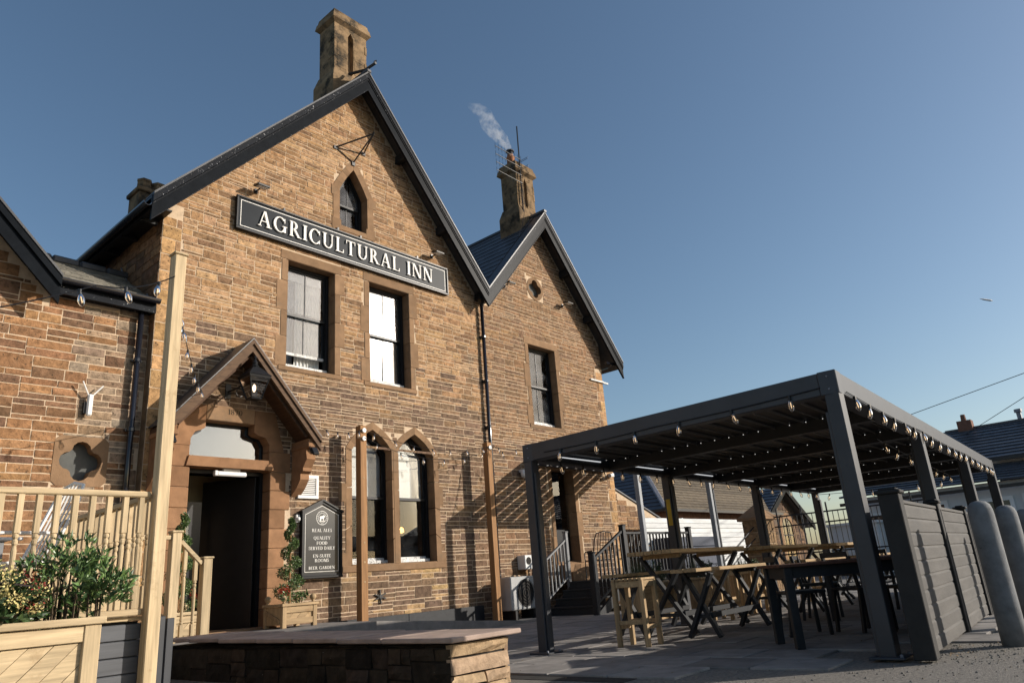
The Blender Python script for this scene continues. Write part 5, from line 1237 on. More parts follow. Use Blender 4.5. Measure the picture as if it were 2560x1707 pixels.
t = thing('cordyline', 'dark strap leaves of a cordyline reaching across the planter', 'plant', (.75, 5.5, .74)); m = MB(); m.tone = (.045, .03, .028)
for i in range(9):
    a = RND.uniform(-.5, .25); p = Vector((.80+RND.uniform(-.05, .05), 5.42, 1.02)); d = Vector((math.cos(a), RND.uniform(-.25, .15), .12+RND.uniform(-.12, .25))); L_ = RND.uniform(.45, .8)
    pts = [p+d*L_*k/5+Vector((0, 0, -.22*(k/5)**2*L_)) for k in range(6)]; w = .011
    m.add([q+Vector((0, 0, w*(1-abs(k/5-.4)))) for k, q in enumerate(pts)]+[q-Vector((0, 0, w*(1-abs(k/5-.4)))) for k, q in enumerate(pts)], [(k, k+1, 7+k, 6+k) for k in range(5)])
obj('strap_leaves', m, leafD, t); m = MB(); m.tube([(.78, 5.45, .72), (.80, 5.42, 1.03)], .02, 6); obj('stem', m, postW, t)
def topiary(lab, x, y, z0, h):
    t = thing('spiral_topiary', lab, 'topiary', (x, y, z0), group='spiral topiaries flanking the inn door'); m = MB(); m.tone = (1, 1, 1)
    turns = 4.2; n = 4200
    for i in range(n):
        u = RND.random()**1.1; R_ = .15*(1-u)**.8+.012; a = u*turns*2*math.pi; br2 = (.080*(1-u)+.038)
        c = Vector((x+math.cos(a)*R_, y+math.sin(a)*R_, z0+.06+u*h)); v = rv(); p = c+Vector((v.x, v.y, v.z*.75))*br2*RND.uniform(.55, 1.0)
        leaf(m, p, (v+rv()*.7), rv(), .035, .020, jit(RND.choice([(.085, .14, .04), (.12, .18, .055), (.06, .105, .03)]), .25))
    obj('foliage', m, leafD, t, kind='stuff'); s_ = MB(); s_.tube([(x, y, z0-.1), (x, y, z0+h)], [.02, .008], 6); obj('stem', s_, postW, t)
    for k in range(5):
        f = MB(); f.tone = (.4, .03, .02); 
    return t
topiary('spiral clipped topiary in the planter by the pub board', 6.98, 11.15, .74, 1.28)
topiary('spiral clipped topiary half hidden behind the step newels', 5.14, 11.15, .74, 1.34)
crate_planter('box_planter', 'square timber planter with ball finials below the pub board', 6.72, 7.36, 10.92, 11.50, .37, .74, oakX, oakZ, fr=.075, balls=True)
crate_planter('box_planter', 'square timber planter with ball finials behind the step newels', 4.86, 5.42, 10.9, 11.46, .37, .74, pineX, pineZ, fr=.075, balls=True)
for i, (x, y, lab) in enumerate(((6.80, 11.0, 'red cyclamen at the left corner of the box planter'), (7.28, 11.25, 'small bedding plant at the right corner of the box planter'), (5.34, 11.0, 'red cyclamen in the planter behind the newels'))):
    bush('bedding_plant', lab, (x, y, .82), (.08, .08, .12), 16, .06, .028, BR, .70, cat='plant', flowers=((.45, .05, .025), .5) if i != 1 else None)

# garden chairs on the deck
def metal_chair(lab, x, y, z0, rz, mat):
    t = thing('garden_chair', lab, 'chair', (x, y, z0), rz, group='white metal chairs on the deck', world=False)
    for sx in (-.24, .24):
        m = MB(); m.tube([(sx, -.26, 0), (sx, -.24, .44)], .013, 6); obj('leg', m, mat, t); m = MB(); m.tube([(sx, .30, 0), (sx, .22, .44)], .013, 6); obj('leg', m, mat, t)
        m = MB(); m.tube([(sx, -.24, .44), (sx, -.25, .62), (sx, -.15, .66), (sx, .22, .66)], .013, 6); obj('arm', m, mat, t)
    m = MB(); m.tube([(-.24, .22, .44), (-.235, .40, .90), (-.19, .45, 1.05), (0, .46, 1.09), (.19, .45, 1.05), (.235, .40, .90), (.24, .22, .44)], .014, 6); b = obj('back_frame', m, mat, t)
    for sx in (-.14, -.07, 0, .07, .14): m = MB(); m.tube([(sx, .23, .46), (sx, .40, .90), (sx*.9, .455, 1.07)], .008, 5); obj('back_bar', m, mat, b)
    m = MB()
    m.tube([(-.24, -.24, .44), (.24, -.24, .44), (.24, .22, .44), (-.24, .22, .44), (-.24, -.24, .44)], .012, 6); s_ = obj('seat_frame', m, mat, t)
    for k in range(8): m = MB(); m.box(-.23, .23, -.22+k*.055, -.22+k*.055+.035, .445, .455); obj('seat_slat', m, mat, s_)
    return t
metal_chair('white metal slat back chair seen through the deck spindles', 1.72, 6.72, .775, rad(-84), whiteP)
metal_chair('white metal chair further along the deck', 1.15, 7.7, .775, rad(-35), whiteP)
tb = thing('patio_table', 'grey metal patio table on the deck behind the spindles', 'table', (1.55, 7.75, .775)); m = MB(); m.box(1.2, 1.95, 7.45, 8.1, 1.46, 1.49, bev=.006); obj('top', m, greyW, tb)
for x in (1.25, 1.9):
    for y in (7.5, 8.05): m = MB(); m.box(x-.018, x+.018, y-.018, y+.018, .775, 1.46); obj('leg', m, greyW, tb)

# ------------------------------------------------------------------ beer garden furniture
def xframe(t, x, w, h, lw=.055, th=.045):
    for k, s_ in enumerate((-1, 1)):
        m = MB(); xx = x+(th*.5+.001)*s_; m.beam((xx, -s_*w/2, 0.03), (xx, s_*w/2, h-.02), th, lw*1.5, up=(1, 0, 0), bev=.004); 
        # square the feet on the ground
        obj('leg', m, blackW, t)
def high_table(name, lab, cat, L_, W_, h, planks, top, mat, loc, rz, foot=True, group=None, thk=.05):
    t = thing(name, lab, cat, loc, rz, group=group, world=False)
    pw = W_/planks
    for k in range(planks): m = MB(); m.box(-L_/2, L_/2, -W_/2+k*pw+.004, -W_/2+(k+1)*pw-.004, h-thk, h, bev=.005); obj('top_plank', m, mat, t)
    for x in (-L_/2+.35, L_/2-.35):
        xframe(t, x, W_*1.02+.02, h-thk); m = MB(); m.box(x-.035, x+.035, -W_/2+.05, W_/2-.05, h-thk-.05, h-thk-.001, bev=.003); obj('bearer', m, mat if cat == 'table' else blackW, t)
        m = MB(); m.box(x-.02, x+.02, -W_*.28, W_*.28, .24, .28, bev=.003); obj('cross_tie', m, blackW, t)
    m = MB(); m.box(-L_/2+.37, L_/2-.37, -W_*.30-.02, -W_*.30+.02, .24, .30, bev=.003); obj('foot_rail', m, blackW, t)
    return t
GT = 'tall timber tables with crossed black legs'; GB = 'tall benches with crossed black legs'
high_table('high_table', 'tall slatted timber table behind the open stool', 'table', 2.25, .64, 1.05, 5, None, oakX, (9.40, 5.08, 0), rad(1.5), group=GT)
high_table('high_bench', 'tall timber bench with crossed black legs on the open side of the first table', 'bench', 2.15, .34, .80, 2, None, oakX, (8.98, 4.42, 0), rad(1.5), group=GB, thk=.04)
high_table('high_bench', 'tall timber bench on the wall side of the first high table', 'bench', 2.15, .34, .80, 2, None, oakX, (9.35, 5.66, 0), rad(1.5), group=GB, thk=.04)
high_table('high_table', 'second tall timber table in the middle of the pergola', 'table', 2.25, .64, 1.05, 5, None, oakX, (12.65, 5.16, 0), rad(1.5), group=GT)
high_table('high_bench', 'tall timber bench beside the second high table', 'bench', 2.15, .34, .80, 2, None, oakX, (12.6, 4.50, 0), rad(1.5), group=GB, thk=.04)
high_table('high_table', 'third tall timber table at the far end of the pergola', 'table', 2.25, .64, 1.05, 5, None, oakX, (15.8, 5.2, 0), rad(1.5), group=GT)
high_table('high_bench', 'tall timber bench beside the third high table', 'bench', 2.15, .34, .80, 2, None, oakX, (15.75, 4.55, 0), rad(1.5), group=GB, thk=.04)
stl = thing('bar_stool', 'x', 'stool', world=False)
SW, SD, SH, lg = .42, .34, .745, .052
for sx in (-1, 1):
    for sy in (-1, 1): m = MB(); m.box(sx*(SW/2-lg/2)-lg/2, sx*(SW/2-lg/2)+lg/2, sy*(SD/2-lg/2)-lg/2, sy*(SD/2-lg/2)+lg/2, 0, SH-.025, bev=.004); obj('leg', m, oakZ, stl)
for sy in (-1, 1):
    for z, h in ((SH-.10, .07), (.24, .045)): m = MB(); m.box(-SW/2+lg, SW/2-lg, sy*(SD/2-lg/2)-.014, sy*(SD/2-lg/2)+.014, z, z+h, bev=.003); obj('rail', m, oakX, stl)
for sx in (-1, 1):
    for z, h in ((SH-.10, .07), (.19, .045)): m = MB(); m.box(sx*(SW/2-lg/2)-.014, sx*(SW/2-lg/2)+.014, -SD/2+lg, SD/2-lg, z, z+h, bev=.003); obj('rail', m, oakY, stl)
for k in range(7): m = MB(); m.box(-SW/2+k*SW/7+.006, -SW/2+(k+1)*SW/7-.006, -SD/2-.005, SD/2+.005, SH-.024, SH, bev=.003); obj('seat_slat', m, oakY, stl)
for i, (x, y, a, lab) in enumerate(((7.70, 4.95, 92, 'slatted timber bar stool standing alone at the open end of the tables'), (11.35, 5.62, 5, 'timber bar stool between the first and second high tables'), (12.15, 5.75, 0, 'timber bar stool tucked on the wall side of the second table'), (12.80, 5.80, 4, 'timber bar stool by the far leg of the second table'),
                                    (13.1, 6.35, 20, 'sunlit timber bar stool standing behind the second table'), (14.5, 6.5, -8, 'timber bar stool at the back between second and third tables'), (15.3, 5.85, 0, 'timber bar stool on the wall side of the third table'), (16.2, 5.9, 3, 'timber bar stool beside the far corner post'))):
    place(stl, i > 0, (x, y, 0), rad(a), lab, 'timber bar stools')
# dark dining table and chairs near the fence
dt = thing('dining_table', 'long black dining table near the fence', 'table', (7.98, 2.72, 0), rad(-50), world=False)
for k in range(5): m = MB(); m.box(-.66, .66, -.37+k*.148+.003, -.37+(k+1)*.148-.003, .745, .775, bev=.004); obj('top_plank', m, WOOD('dark_top', (.10, .05, .035), 0) if k == 0 else MATS['dark_top'], dt)
for sx in (-1, 1):
    for sy in (-1, 1): m = MB(); m.box(sx*.57-.04, sx*.57+.04, sy*.30-.04, sy*.30+.04, 0, .745, bev=.005); obj('leg', m, blackW, dt)
for sy in (-1, 1): m = MB(); m.box(-.53, .53, sy*.30-.015, sy*.30+.015, .64, .744); obj('apron', m, blackW, dt)
for sx in (-1, 1): m = MB(); m.box(sx*.57-.015, sx*.57+.015, -.26, .26, .64, .744); obj('apron', m, blackW, dt)
chp = thing('dining_chair', 'x', 'chair', world=False)
for sx in (-.2, .2):
    m = MB(); m.beam((sx, -.2, 0), (sx, -.19, .44), .038, .038, up=(0, 1, 0), bev=.004); obj('leg', m, blackW, chp); m = MB(); m.beam((sx, .24, 0), (sx, .19, .45), .038, .038, up=(0, 1, 0), bev=.004); obj('leg', m, blackW, chp); m = MB(); m.beam((sx, .19, .46), (sx, .27, .86), .035, .035, up=(0, 1, 0), bev=.004); obj('back_post', m, blackW, chp)
m = MB(); m.box(-.22, .22, -.22, .22, .44, .475, bev=.008); obj('seat', m, blackW, chp)
for z in (.60, .70, .80): m = MB(); m.box(-.2, .2, .205+(z-.46)*.2-.01, .205+(z-.46)*.2+.012, z, z+.06, bev=.004); obj('back_rail', m, blackW, chp)
for i, (x, y, a, lab) in enumerate(((9.10, 2.85, 60, 'black chair at the far end of the dining table'), (9.0, 2.25, 150, 'black chair between the dining table and the fence'), (8.75, 3.40, 38, 'black chair on the wall side of the dining table'), (10.9, 3.95, 10, 'black chair on the wall side of the second dining table'), (11.5, 2.75, 176, 'black chair close to the fence in the far bay'), (12.5, 3.5, 80, 'black chair beyond the second dining table'))):
    place(chp, i > 0, (x, y, 0), rad(a), lab, 'black chairs by the fence')
dt2 = copy_tree(dt); dt2.location = (11.0, 3.3, 0); dt2.rotation_euler = (0, 0, rad(-5)); dt2['label'] = 'second black dining table further under the pergola'
# planters with grasses by the stairs
def grasses(lab, x, y, z0, n=160, h=.5, sp=.28, tone=(.05, .075, .03)):
    t = thing('ornamental_grass', lab, 'plant', (x, y, z0), group='grasses in the wooden planters'); m = MB(); m.tone = tone
    for i in range(n):
        a = RND.uniform(0, 6.28); lean = RND.uniform(.05, 1.0); L_ = h*RND.uniform(.5, 1.1); p = Vector((x+RND.uniform(-.1, .1), y+RND.uniform(-.1, .1), z0)); d = Vector((math.cos(a), math.sin(a), 0))
        pts = [p+d*sp*lean*(k/4)**1.4+Vector((0, 0, L_*(k/4)*(1-.38*lean*(k/4)))) for k in range(5)]; s_ = Vector((-d.y, d.x, 0))*.006; m.tone = jit(tone, .4)
        m.add([q+s_*(1-k/4.2) for k, q in enumerate(pts)]+[q-s_*(1-k/4.2) for k, q in enumerate(pts)], [(k, k+1, 6+k, 5+k) for k in range(4)])
    obj('blades', m, leafD, t, kind='stuff'); return t
for i, (x, y, lab) in enumerate(((10.9, 6.75, 'timber trough planter behind the first high bench'), (12.35, 7.55, 'timber trough planter in front of the side stairs'), (13.9, 7.3, 'timber trough planter behind the second table'), (15.6, 7.1, 'timber trough planter beside the canopy post'))):
    crate_planter('trough_planter', lab, x-.52, x+.52, y-.22, y+.22, 0, .62, oakX, oakZ, fr=.07, group='timber trough planters')
    for k in (-.3, .1): grasses('tuft of grass in '+lab[2:] if lab.startswith('a ') else 'arching grass tuft in the '+lab.replace('timber trough planter', 'trough'), x+k, y, .56, n=130, h=.55 if k < 0 else .42)
    bush('trough_shrub', 'low evergreen in the '+lab.replace('timber trough planter', 'trough'), (x+.32, y, .70), (.2, .18, .22), 40, .06, .025, DK, .56)
# landing furniture
lt = thing('bistro_table', 'round bistro table on the side entrance landing', 'table', (16.6, 10.4, .7)); m = MB(); m.lathe([(.33, 0), (.34, .02), (.33, .035)], 16.6, 10.4, 1.40, 18); obj('top', m, oakX, lt); m = MB(); m.tube([(16.6, 10.4, .72), (16.6, 10.4, 1.4)], .025, 8); m.lathe([(.22, 0), (.05, .04)], 16.6, 10.4, .70, 12); obj('pedestal', m, iron, lt)
bc = metal_chair('black metal armchair at the top of the side stairs', 15.2, 10.7, .70, rad(150), iron); bc['group'] = 'metal chairs on the landing'
bc = metal_chair('black metal armchair beside the bistro table on the landing', 16.1, 10.35, .70, rad(-80), iron); bc['group'] = 'metal chairs on the landing'

# ------------------------------------------------------------------ fence and bollards
fn = thing('panel_fence', 'grey board fence panels along the roadside of the pergola', 'fence', (9, 1.85, 0))
F0 = Vector((6.64, 1.70, 0)); fd = Vector((1, .068, 0)).normalized(); fnm = Vector((fd.y, -fd.x, 0))
def fpost(s, h, w=.11):
    p = F0+fd*s; m = MB(); m.beam(p, p+Vector((0, 0, h)), w, w, up=fd, bev=.006); o = obj('fence_post', m, fenceP, fn)
    m = MB(); c = p+Vector((0, 0, h+.015)); m.beam(c-fd*(w/2+.02), c+fd*(w/2+.02), w+.04, .03, bev=.008); m.beam(c-fd*(w/2-.01)+Vector((0, 0, .022)), c+fd*(w/2-.01)+Vector((0, 0, .022)), w-.02, .02, bev=.008); obj('post_cap', m, fenceP, o)
NP = 6
for i in range(NP):
    s0 = i*2.10
    fpost(s0+.055, 1.26 if i else 1.27, .11 if i else .16)
    n = 10; bh = 1.185/n
    for k in range(n):
        a, b = F0+fd*(s0+.11), F0+fd*(s0+2.10); z = .02+k*bh
        m = MB(); y0, y1 = .018, .0
        pr_ = [(.030, z), (.030, z+bh*.78), (.021, z+bh*.93), (.021, z+bh*1.0), (-.02, z+bh*1.0), (-.02, z)]
        vs = [p+fnm*q[0]+Vector((0, 0, q[1])) for p in (a, b) for q in pr_]; nn = len(pr_)
        m.add(vs, [tuple(range(nn)), tuple(range(2*nn-1, nn-1, -1))]+[(j, nn+j, nn+(j+1) % nn, (j+1) % nn) for j in range(nn)]); obj('fence_board', m, fenceM, fn)
    m = MB(); m.beam(F0+fd*(s0+.11)+Vector((0, 0, 1.218)), F0+fd*(s0+2.10)+Vector((0, 0, 1.218)), .07, .03, bev=.004); obj('top_rail', m, fenceM, fn)
    m = MB(); q = F0+fd*(s0+.125)+fnm*.045; m.beam(q, q+Vector((0, 0, 1.20)), .03, .03, up=fd); obj('edge_batten', m, fenceM, fn)
fpost(NP*2.10+.055, 1.26)
for i, (x, lab) in enumerate(((7.80, 'grey concrete bollard beside the first fence panel'), (9.30, 'grey concrete bollard beside the second fence panel'), (10.85, 'grey concrete bollard beyond the second fence panel'))):
    y = 1.27+.02*i; m = MB(); r = .104; m.lathe([(r, -.05), (r, .3), (r*.995, 1.06), (r*.96, 1.11), (r*.84, 1.155), (r*.6, 1.18), (r*.3, 1.19), (0, 1.193)], x, y, 0, 24)
    o = obj('bollard', m, bollM, None, smooth=True); tag(o, lab, 'bollard', 'bollards along the fence')

# ------------------------------------------------------------------ background
def tile_rows(parent, e0, e1, r0, r1, rows, mat, name, lift=.05):
    """stepped courses between an eave segment e0-e1 and a ridge segment r0-r1"""
    e0, e1, r0, r1 = map(Vector, (e0, e1, r0, r1)); n = (e1-e0).cross(r0-e0).normalized()
    if n.z < 0: n = -n
    for k in range(rows):
        t0, t1 = k/rows, min((k+1.12)/rows, 1); a, b, c, d = e0.lerp(r0, t0), e1.lerp(r1, t0), e1.lerp(r1, t1), e0.lerp(r0, t1)
        m = MB(); vs = [a+n*lift, b+n*lift, c+n*.01, d+n*.01, a-n*.01, b-n*.01, c-n*.02, d-n*.02]
        m.add(vs, [(0, 1, 2, 3), (7, 6, 5, 4), (0, 4, 5, 1), (1, 5, 6, 2), (2, 6, 7, 3), (3, 7, 4, 0)]); obj(name, m, mat, parent)
# rear range with brown tiled hipped roof
rg = thing('rear_range', 'low rear range with a brown tiled hipped roof seen under the pergola', 'building', (31, 18.5, 0))
m = MB(); m.box(26.6, 37.5, 15.35, 22, 0, 3.2); obj('wall', m, M('red_brick', (.28, .13, .07), rough=.95, var=.35, scale=6), rg)
m = MB(); V = [(26.2, 14.95, 3.08), (38, 14.95, 3.08), (38, 22.4, 3.08), (26.2, 22.4, 3.08), (29.9, 18.67, 6.75), (38, 18.67, 6.75)]
m.add(V, [(0, 1, 5, 4), (3, 0, 4), (2, 3, 4, 5), (1, 2, 5), (0, 3, 2, 1)]); obj('roof_deck', m, slateM, rg)
tile_rows(rg, V[0], V[1], V[4], V[5], 26, tileM, 'tile_course', .045); tile_rows(rg, V[3], V[0], V[4], V[4], 22, roofblue, 'tile_course', .045)  # blue-grey hip courses paint the shaded side of the brown roof
m = MB(); m.beam(Vector(V[0])+Vector((0, 0, .06)), Vector(V[4])+Vector((0, 0, .10)), .20, .10, bev=.03); obj('hip_ridge', m, lead, rg)
m = MB(); m.box(26.1, 38, 14.86, 14.95, 3.0, 3.1); m.box(26.1, 26.2, 14.95, 22.4, 3.0, 3.1); obj('gutter', m, iron, rg)
# side wall with sloping coping
sw = thing('side_garden_wall', 'sunlit stone side wall with a sloping coping beyond the inn corner', 'wall', (19.4, 12.3, 0))
m = MB(); m.prism([(18.0, 0), (21.4, 0), (21.4, 2.2), (18.0, 3.38)], 'y', 12.22, 12.5); wl = obj('wall_core', m, mortarM, sw)
for (a, b, c, d) in course_rects(18.02, 21.4, 0.2, 3.3, band=(.26, .34), cell=(.4, 1.0)):
    if d < 3.38-.347*(b-18)-.02: mb = MB(); mb.tone = jit(RND.choice(PAL_RT), .14); stone(mb, a, b, c, d, 12.22, .015); obj('stone', mb, stoneM, sw)
m = MB(); m.beam((17.98, 12.36, 3.41), (21.45, 12.36, 2.21), .36, .06, bev=.01); obj('coping', m, slateM, sw)
# white boarded wall
bw = thing('boarded_wall', 'white painted horizontal board wall behind the canopy posts', 'wall', (22.5, 11.65, 0))
for k in range(15): m = MB(); m.box(19.0, 26.4, 11.60-.012*(k % 2), 11.66, .02+k*.152, .02+k*.152+.146, bev=.012); obj('board', m, boardW, bw)
for x in (19.0, 21.4, 23.9, 26.35): m = MB(); m.box(x, x+.09, 11.665, 11.75, 0, 2.32); obj('post', m, boardW, bw)
sh = thing('storage_bench', 'dark slatted storage bench against the white boarded wall', 'bench', (20.6, 11.2, 0))
for k in range(6): m = MB(); m.box(19.3, 22.4, 10.9, 10.93, .05+k*.27, .05+k*.27+.25, bev=.01); obj('front_board', m, M('blue_grey_board', (.05, .06, .085), rough=.7, var=.2) if k == 0 else MATS['blue_grey_board'], sh)
m = MB(); m.box(19.3, 22.4, 10.94, 11.55, .05, 1.68, bev=.01); obj('carcass', m, MATS['blue_grey_board'], sh)
# gate pier
gp = thing('gate_pier', 'stone gate pier with a pyramid cap', 'pier', (20.95, 9.0, 0))
for k in range(6): m = MB(); m.tone = jit((.24, .155, .09), .15); stone(m, 20.62, 21.28, .02+k*.32, .02+k*.32+.31, 8.67, .02, rough=.015); stone(m, 8.67, 9.33, .02+k*.32, .02+k*.32+.31, 20.62, .02, rough=.015, axis='x', sgn=-1); obj('course', m, stoneM, gp)
m = MB(); m.box(20.63, 21.27, 8.68, 9.32, 0, 1.95); obj('core', m, mortarM, gp)
m = MB(); m.box(20.52, 21.38, 8.57, 9.43, 1.95, 2.03, bev=.01); m.add([(20.52, 8.57, 2.03), (21.38, 8.57, 2.03), (21.38, 9.43, 2.03), (20.52, 9.43, 2.03), (20.95, 9.0, 2.42)], [(0, 1, 4), (1, 2, 4), (2, 3, 4), (3, 0, 4)]); obj('cap', m, dressM, gp)
ir = thing('iron_railing', 'black iron railing beyond the pergola beside the gate pier', 'railing', (21, 6.5, 0))
for z in (2.0, 1.72, .95): m = MB(); m.tube([(21.2, 8.62, z), (21.0, 4.2, z)], .022, 6); obj('rail', m, iron, ir)
for k in range(30): y = 8.5-k*.145; m = MB(); m.tube([(21.2-.2*k/30, y, .0), (21.2-.2*k/30, y, 2.02 if k % 5 else 2.25)], .011 if k % 5 else .024, 5); obj('upright', m, iron, ir)
m = MB(); m.tube([(20.6, 9.0, 1.75), (18.9, 9.2, .9)], .022, 6); m.tube([(20.6, 9.0, 1.45), (18.9, 9.2, .6)], .016, 6); obj('stair_handrail', m, iron, ir)
# stone lodge
lo = thing('stone_lodge', 'small stone lodge with arched window and slate gable beyond the railing', 'building', (39, 18, 0))
m = MB(); m.prism([(36.2, 0), (42.0, 0), (42.0, 2.75), (39.0, 4.35), (36.2, 2.75)], 'y', 15.4, 21); lw_ = obj('wall', m, M('lodge_core', (.13, .095, .065), rough=.95), lo)
for (a, b, c, d) in course_rects(36.2, 42, 0.6, 4.3, band=(.32, .44), cell=(.4, 1.1)):
    mid = (a+b)/2
    if d < 4.35-.55*abs(mid-39.05)-.1 and not (38.5 < b and a < 40.3 and c < 3.2): mb = MB(); mb.tone = jit(tuple(q*.8 for q in RND.choice(PAL_LO)), .25); stone(mb, a, b, c, d, 15.4, .03, rough=.02); obj('stone', mb, stoneM, lo)
hd = [(39.4+.98*math.cos(a), 2.45+.72*math.sin(a)) for a in [math.pi*i/10 for i in range(11)]]; hi_ = [(39.4+.70*math.cos(a), 2.45+.45*math.sin(a)) for a in [math.pi*i/10 for i in range(11)]]
m = MB()
for i in range(10): m.prism([hd[i], hd[i+1], hi_[i+1], hi_[i]], 'y', 15.32, 15.42)
m.box(38.42, 38.70, 15.32, 15.42, .8, 2.45); m.box(40.10, 40.38, 15.32, 15.42, .8, 2.45); obj('arch_stones', m, dressM, lo)
m = MB(); m.prism([(38.7, .8), (40.1, .8)]+hi_, 'y', 15.36, 15.39); wd = obj('window', m, glassD, lo); m = MB(); m.box(39.37, 39.43, 15.33, 15.355, .8, 2.9); m.box(38.7, 40.1, 15.33, 15.354, 2.0, 2.06); obj('glazing_bar', m, blackG, wd)
L0, LA, L1 = (35.75, 2.62), (39.05, 4.52), (42.4, 2.55)
m = MB(); slope_slab(m, L0, LA, 15.0, 21.3, .02, .14); slope_slab(m, LA, L1, 15.0, 21.3, .02, .14); lr = obj('roof', m, slateM, lo)
tile_rows(lo, (L0[0], 15.0, L0[1]), (L0[0], 21.3, L0[1]), (LA[0], 15.0, LA[1]), (LA[0], 21.3, LA[1]), 11, roofblue, 'slate_course', .05); tile_rows(lo, (L1[0], 15.0, L1[1]), (L1[0], 21.3, L1[1]), (LA[0], 15.0, LA[1]), (LA[0], 21.3, LA[1]), 9, roofblue, 'slate_course', .06)
for a, b in ((L0, LA), (LA, L1)): m = MB(); slope_slab(m, a, b, 14.92, 15.02, -.02, .28); obj('bargeboard', m, blackP, lo)
# white house
wh = thing('white_house', 'white rendered house with slate roof beyond the fence', 'building', (38, 2, 0))
m = MB(); m.box(36.9, 46, -20, 5.0, 0, 4.25); obj('upper_wall', m, render_w, wh)
V = [(36.5, -20, 4.20), (36.5, 5.45, 4.20), (47, 5.45, 4.2), (47, -20, 4.2), (40.2, 1.2+6.0, 6.0), (40.2, -20, 6.0)]
V[4] = (40.2, 7.15, 6.0)
m = MB(); m.add([(36.5, -20, 4.18), (36.5, 5.2, 4.18), (40.2, 7.1, 6.0), (40.2, -20, 6.0), (44, -20, 4.18), (44, 7.1, 4.18)], [(0, 3, 2, 1), (3, 4, 5, 2), (1, 2, 5), (0, 1, 5, 4)]); obj('roof_deck', m, slateM, wh)
tile_rows(wh, (36.45, -20, 4.20), (36.45, 5.2, 4.20), (40.2, -20, 6.03), (40.2, 7.1, 6.03), 11, roofblue, 'slate_course', .07)
m = MB(); m.beam((40.2, 7.1, 6.08), (40.2, -20, 6.08), .2, .1); obj('ridge', m, slateM, wh); m = MB(); m.box(36.36, 36.46, -20, 5.2, 4.08, 4.2); obj('gutter', m, iron, wh)
m = MB(); m.beam((36.45, 5.25, 4.22), (40.2, 7.12, 6.05), .16, .08); obj('hip_ridge', m, slateM, wh)
m = MB(); m.box(39.9, 40.5, 5.9, 6.5, 5.9, 6.45); m.lathe([(.12, 0), (.1, .3)], 40.1, 6.2, 6.45, 8); obj('chimney', m, M('brick_stack', (.16, .08, .055), rough=.95), wh)
m = MB(); m.lathe([(.10, 0), (.10, .35), (.16, .36), (.16, .5)], 40.2, 4.0, 6.08, 8); obj('flue', m, lead, wh)
m = MB(); m.box(35.0, 36.9, -20, 10.5, 0, 3.15); obj('lower_wall', m, render_w, wh)
tile_rows(wh, (34.6, -20, 2.98), (34.6, 10.9, 3.22), (36.9, -20, 3.95), (36.9, 9.6, 4.02), 7, roofblue, 'slate_course', .07)
m = MB(); m.box(34.5, 34.62, -20, 10.9, 2.86, 2.99); obj('gutter', m, iron, wh)
for y0, y1, z0, z1 in ((6.9, 8.6, .9, 2.5), (4.6, 5.5, .6, 2.4), (2.4, 4.0, .9, 2.45), (-.4, 1.2, .9, 2.45), (9.3, 10.0, .3, 2.3)):
    m = MB(); m.box(34.90, 34.99, y0-.15, y1+.15, z0-.15, z0); m.box(34.90, 34.99, y0-.15, y1+.15, z1, z1+.15); m.box(34.90, 34.99, y0-.15, y0, z0, z1); m.box(34.90, 34.99, y1, y1+.15, z0, z1); f = obj('window', m, whiteP, wh)
    m = MB(); m.box(34.94, 34.96, y0, y1, z0, z1); obj('pane', m, M('house_pane', (.02, .024, .03), rough=.08, spec=.6) if 'house_pane' not in MATS else MATS['house_pane'], f)
    m = MB(); m.box(34.92, 34.938, (y0+y1)/2-.03, (y0+y1)/2+.03, z0, z1); m.box(34.92, 34.937, y0, y1, z0+(z1-z0)*.5-.03, z0+(z1-z0)*.5+.03); obj('glazing_bar', m, blackG, f)
m = MB(); m.tube([(34.85, 8.95, 0), (34.85, 8.95, 2.8), (34.6, 8.95, 3.0)], .06, 6); obj('downpipe', m, iron, wh)
m = MB(); m.box(33.2, 35, 9.2, 11.2, 0, 2.0); m.box(33.1, 35, 9.1, 11.3, 2.0, 2.1); obj('side_porch', m, render_w, wh)

# overhead wires
for a, b, lab in (((35, 7.17, 6.42), (33, 1.6, 7.05), 'overhead cable sloping down behind the pergola roof'), ((38, 5.2, 5.9), (33, 2.0, 6.4), 'overhead cable running to the ridge of the white house')):
    a, b = Vector(a), Vector(b); d = (b-a); m = MB(); m.tube([a-d*.35, b+d*2.5], .014, 4); o = obj('overhead_cable', m, iron, None); tag(o, lab, 'cable')

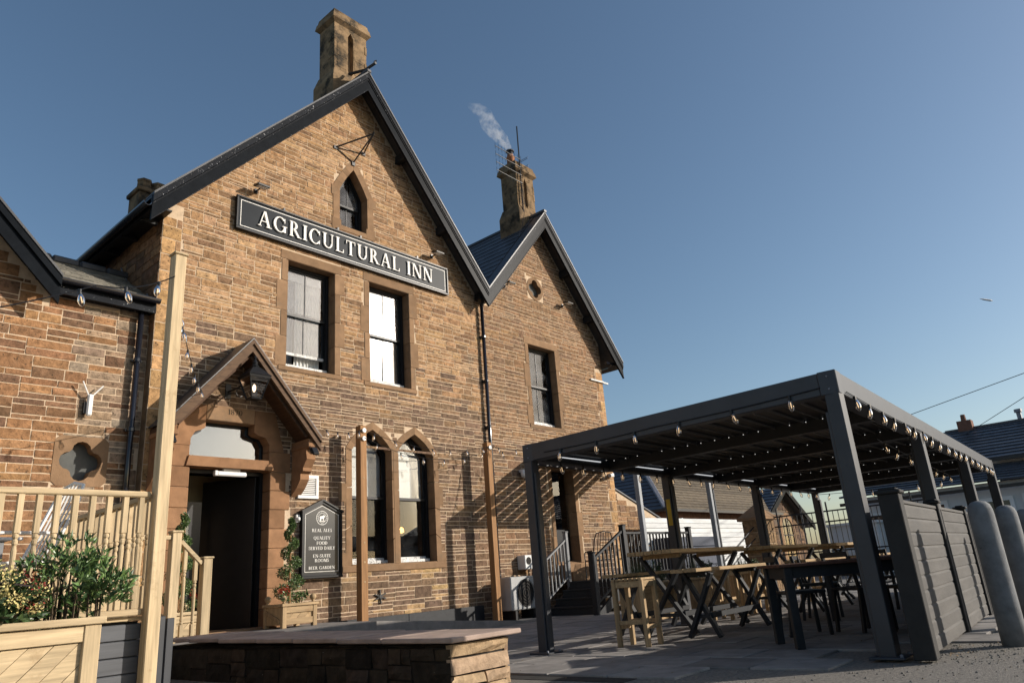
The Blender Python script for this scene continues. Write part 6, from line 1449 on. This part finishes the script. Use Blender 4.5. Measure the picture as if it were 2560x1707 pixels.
# ------------------------------------------------------------------ chimney smoke
def smoke():
    m = MB(); pts = [(15.08, 12.3, 13.36), (14.93, 12.25, 13.47), (14.66, 12.2, 13.58), (14.35, 12.2, 13.68), (14.05, 12.2, 13.88), (13.98, 12.25, 14.15), (13.75, 12.3, 14.28), (13.35, 12.3, 14.22)]
    m.tube(pts, [.07, .12, .19, .24, .26, .24, .20, .08], 12)
    o = obj('chimney_smoke', m, M('x_smoke', (1, 1, 1)), None, kind='stuff'); o['label'] = 'thin white smoke drifting from the smaller chimney pot'; o['category'] = 'smoke'
    mt = bpy.data.materials.new('smoke'); mt.use_nodes = True; nt = mt.node_tree; nt.nodes.clear(); L = nt.links
    out = N(nt, 'ShaderNodeOutputMaterial'); v = N(nt, 'ShaderNodeVolumePrincipled'); v.inputs['Color'].default_value = (.95, .95, .95, 1); v.inputs['Anisotropy'].default_value = .2
    g = N(nt, 'ShaderNodeNewGeometry'); n = N(nt, 'ShaderNodeTexNoise'); n.inputs['Scale'].default_value = 5.; n.inputs['Detail'].default_value = 5; n.inputs['Roughness'].default_value = .7; L.new(g.outputs['Position'], n.inputs['Vector'])
    r = N(nt, 'ShaderNodeMapRange'); r.inputs['From Min'].default_value = .44; r.inputs['From Max'].default_value = .70; r.inputs['To Max'].default_value = 4.6; L.new(n.outputs[0], r.inputs[0])
    sx = N(nt, 'ShaderNodeSeparateXYZ'); L.new(g.outputs['Position'], sx.inputs[0]); fx = N(nt, 'ShaderNodeMapRange'); fx.inputs['From Min'].default_value = 13.3; fx.inputs['From Max'].default_value = 15.0; fx.inputs['To Min'].default_value = .12; fx.inputs['To Max'].default_value = 1.0; L.new(sx.outputs[0], fx.inputs[0])
    mu = N(nt, 'ShaderNodeMath', operation='MULTIPLY'); L.new(r.outputs[0], mu.inputs[0]); L.new(fx.outputs[0], mu.inputs[1]); L.new(mu.outputs[0], v.inputs['Density']); L.new(v.outputs[0], out.inputs['Volume'])
    o.data.materials[0] = mt
smoke()
# short contrail, far off
m = MB(); p0 = Vector((1.141, .119, .321))*2600; p1 = Vector((1.154, .106, .317))*2600; m.tube([p0, p0.lerp(p1, .3), p0.lerp(p1, .8), p1], [.5, 3.0, 3.5, .5], 8)
o = obj('contrail', m, M('vapour', (.9, .9, .9), rough=1, var=.02), None); tag(o, 'short white vapour trail low in the blue sky', 'vapour trail')
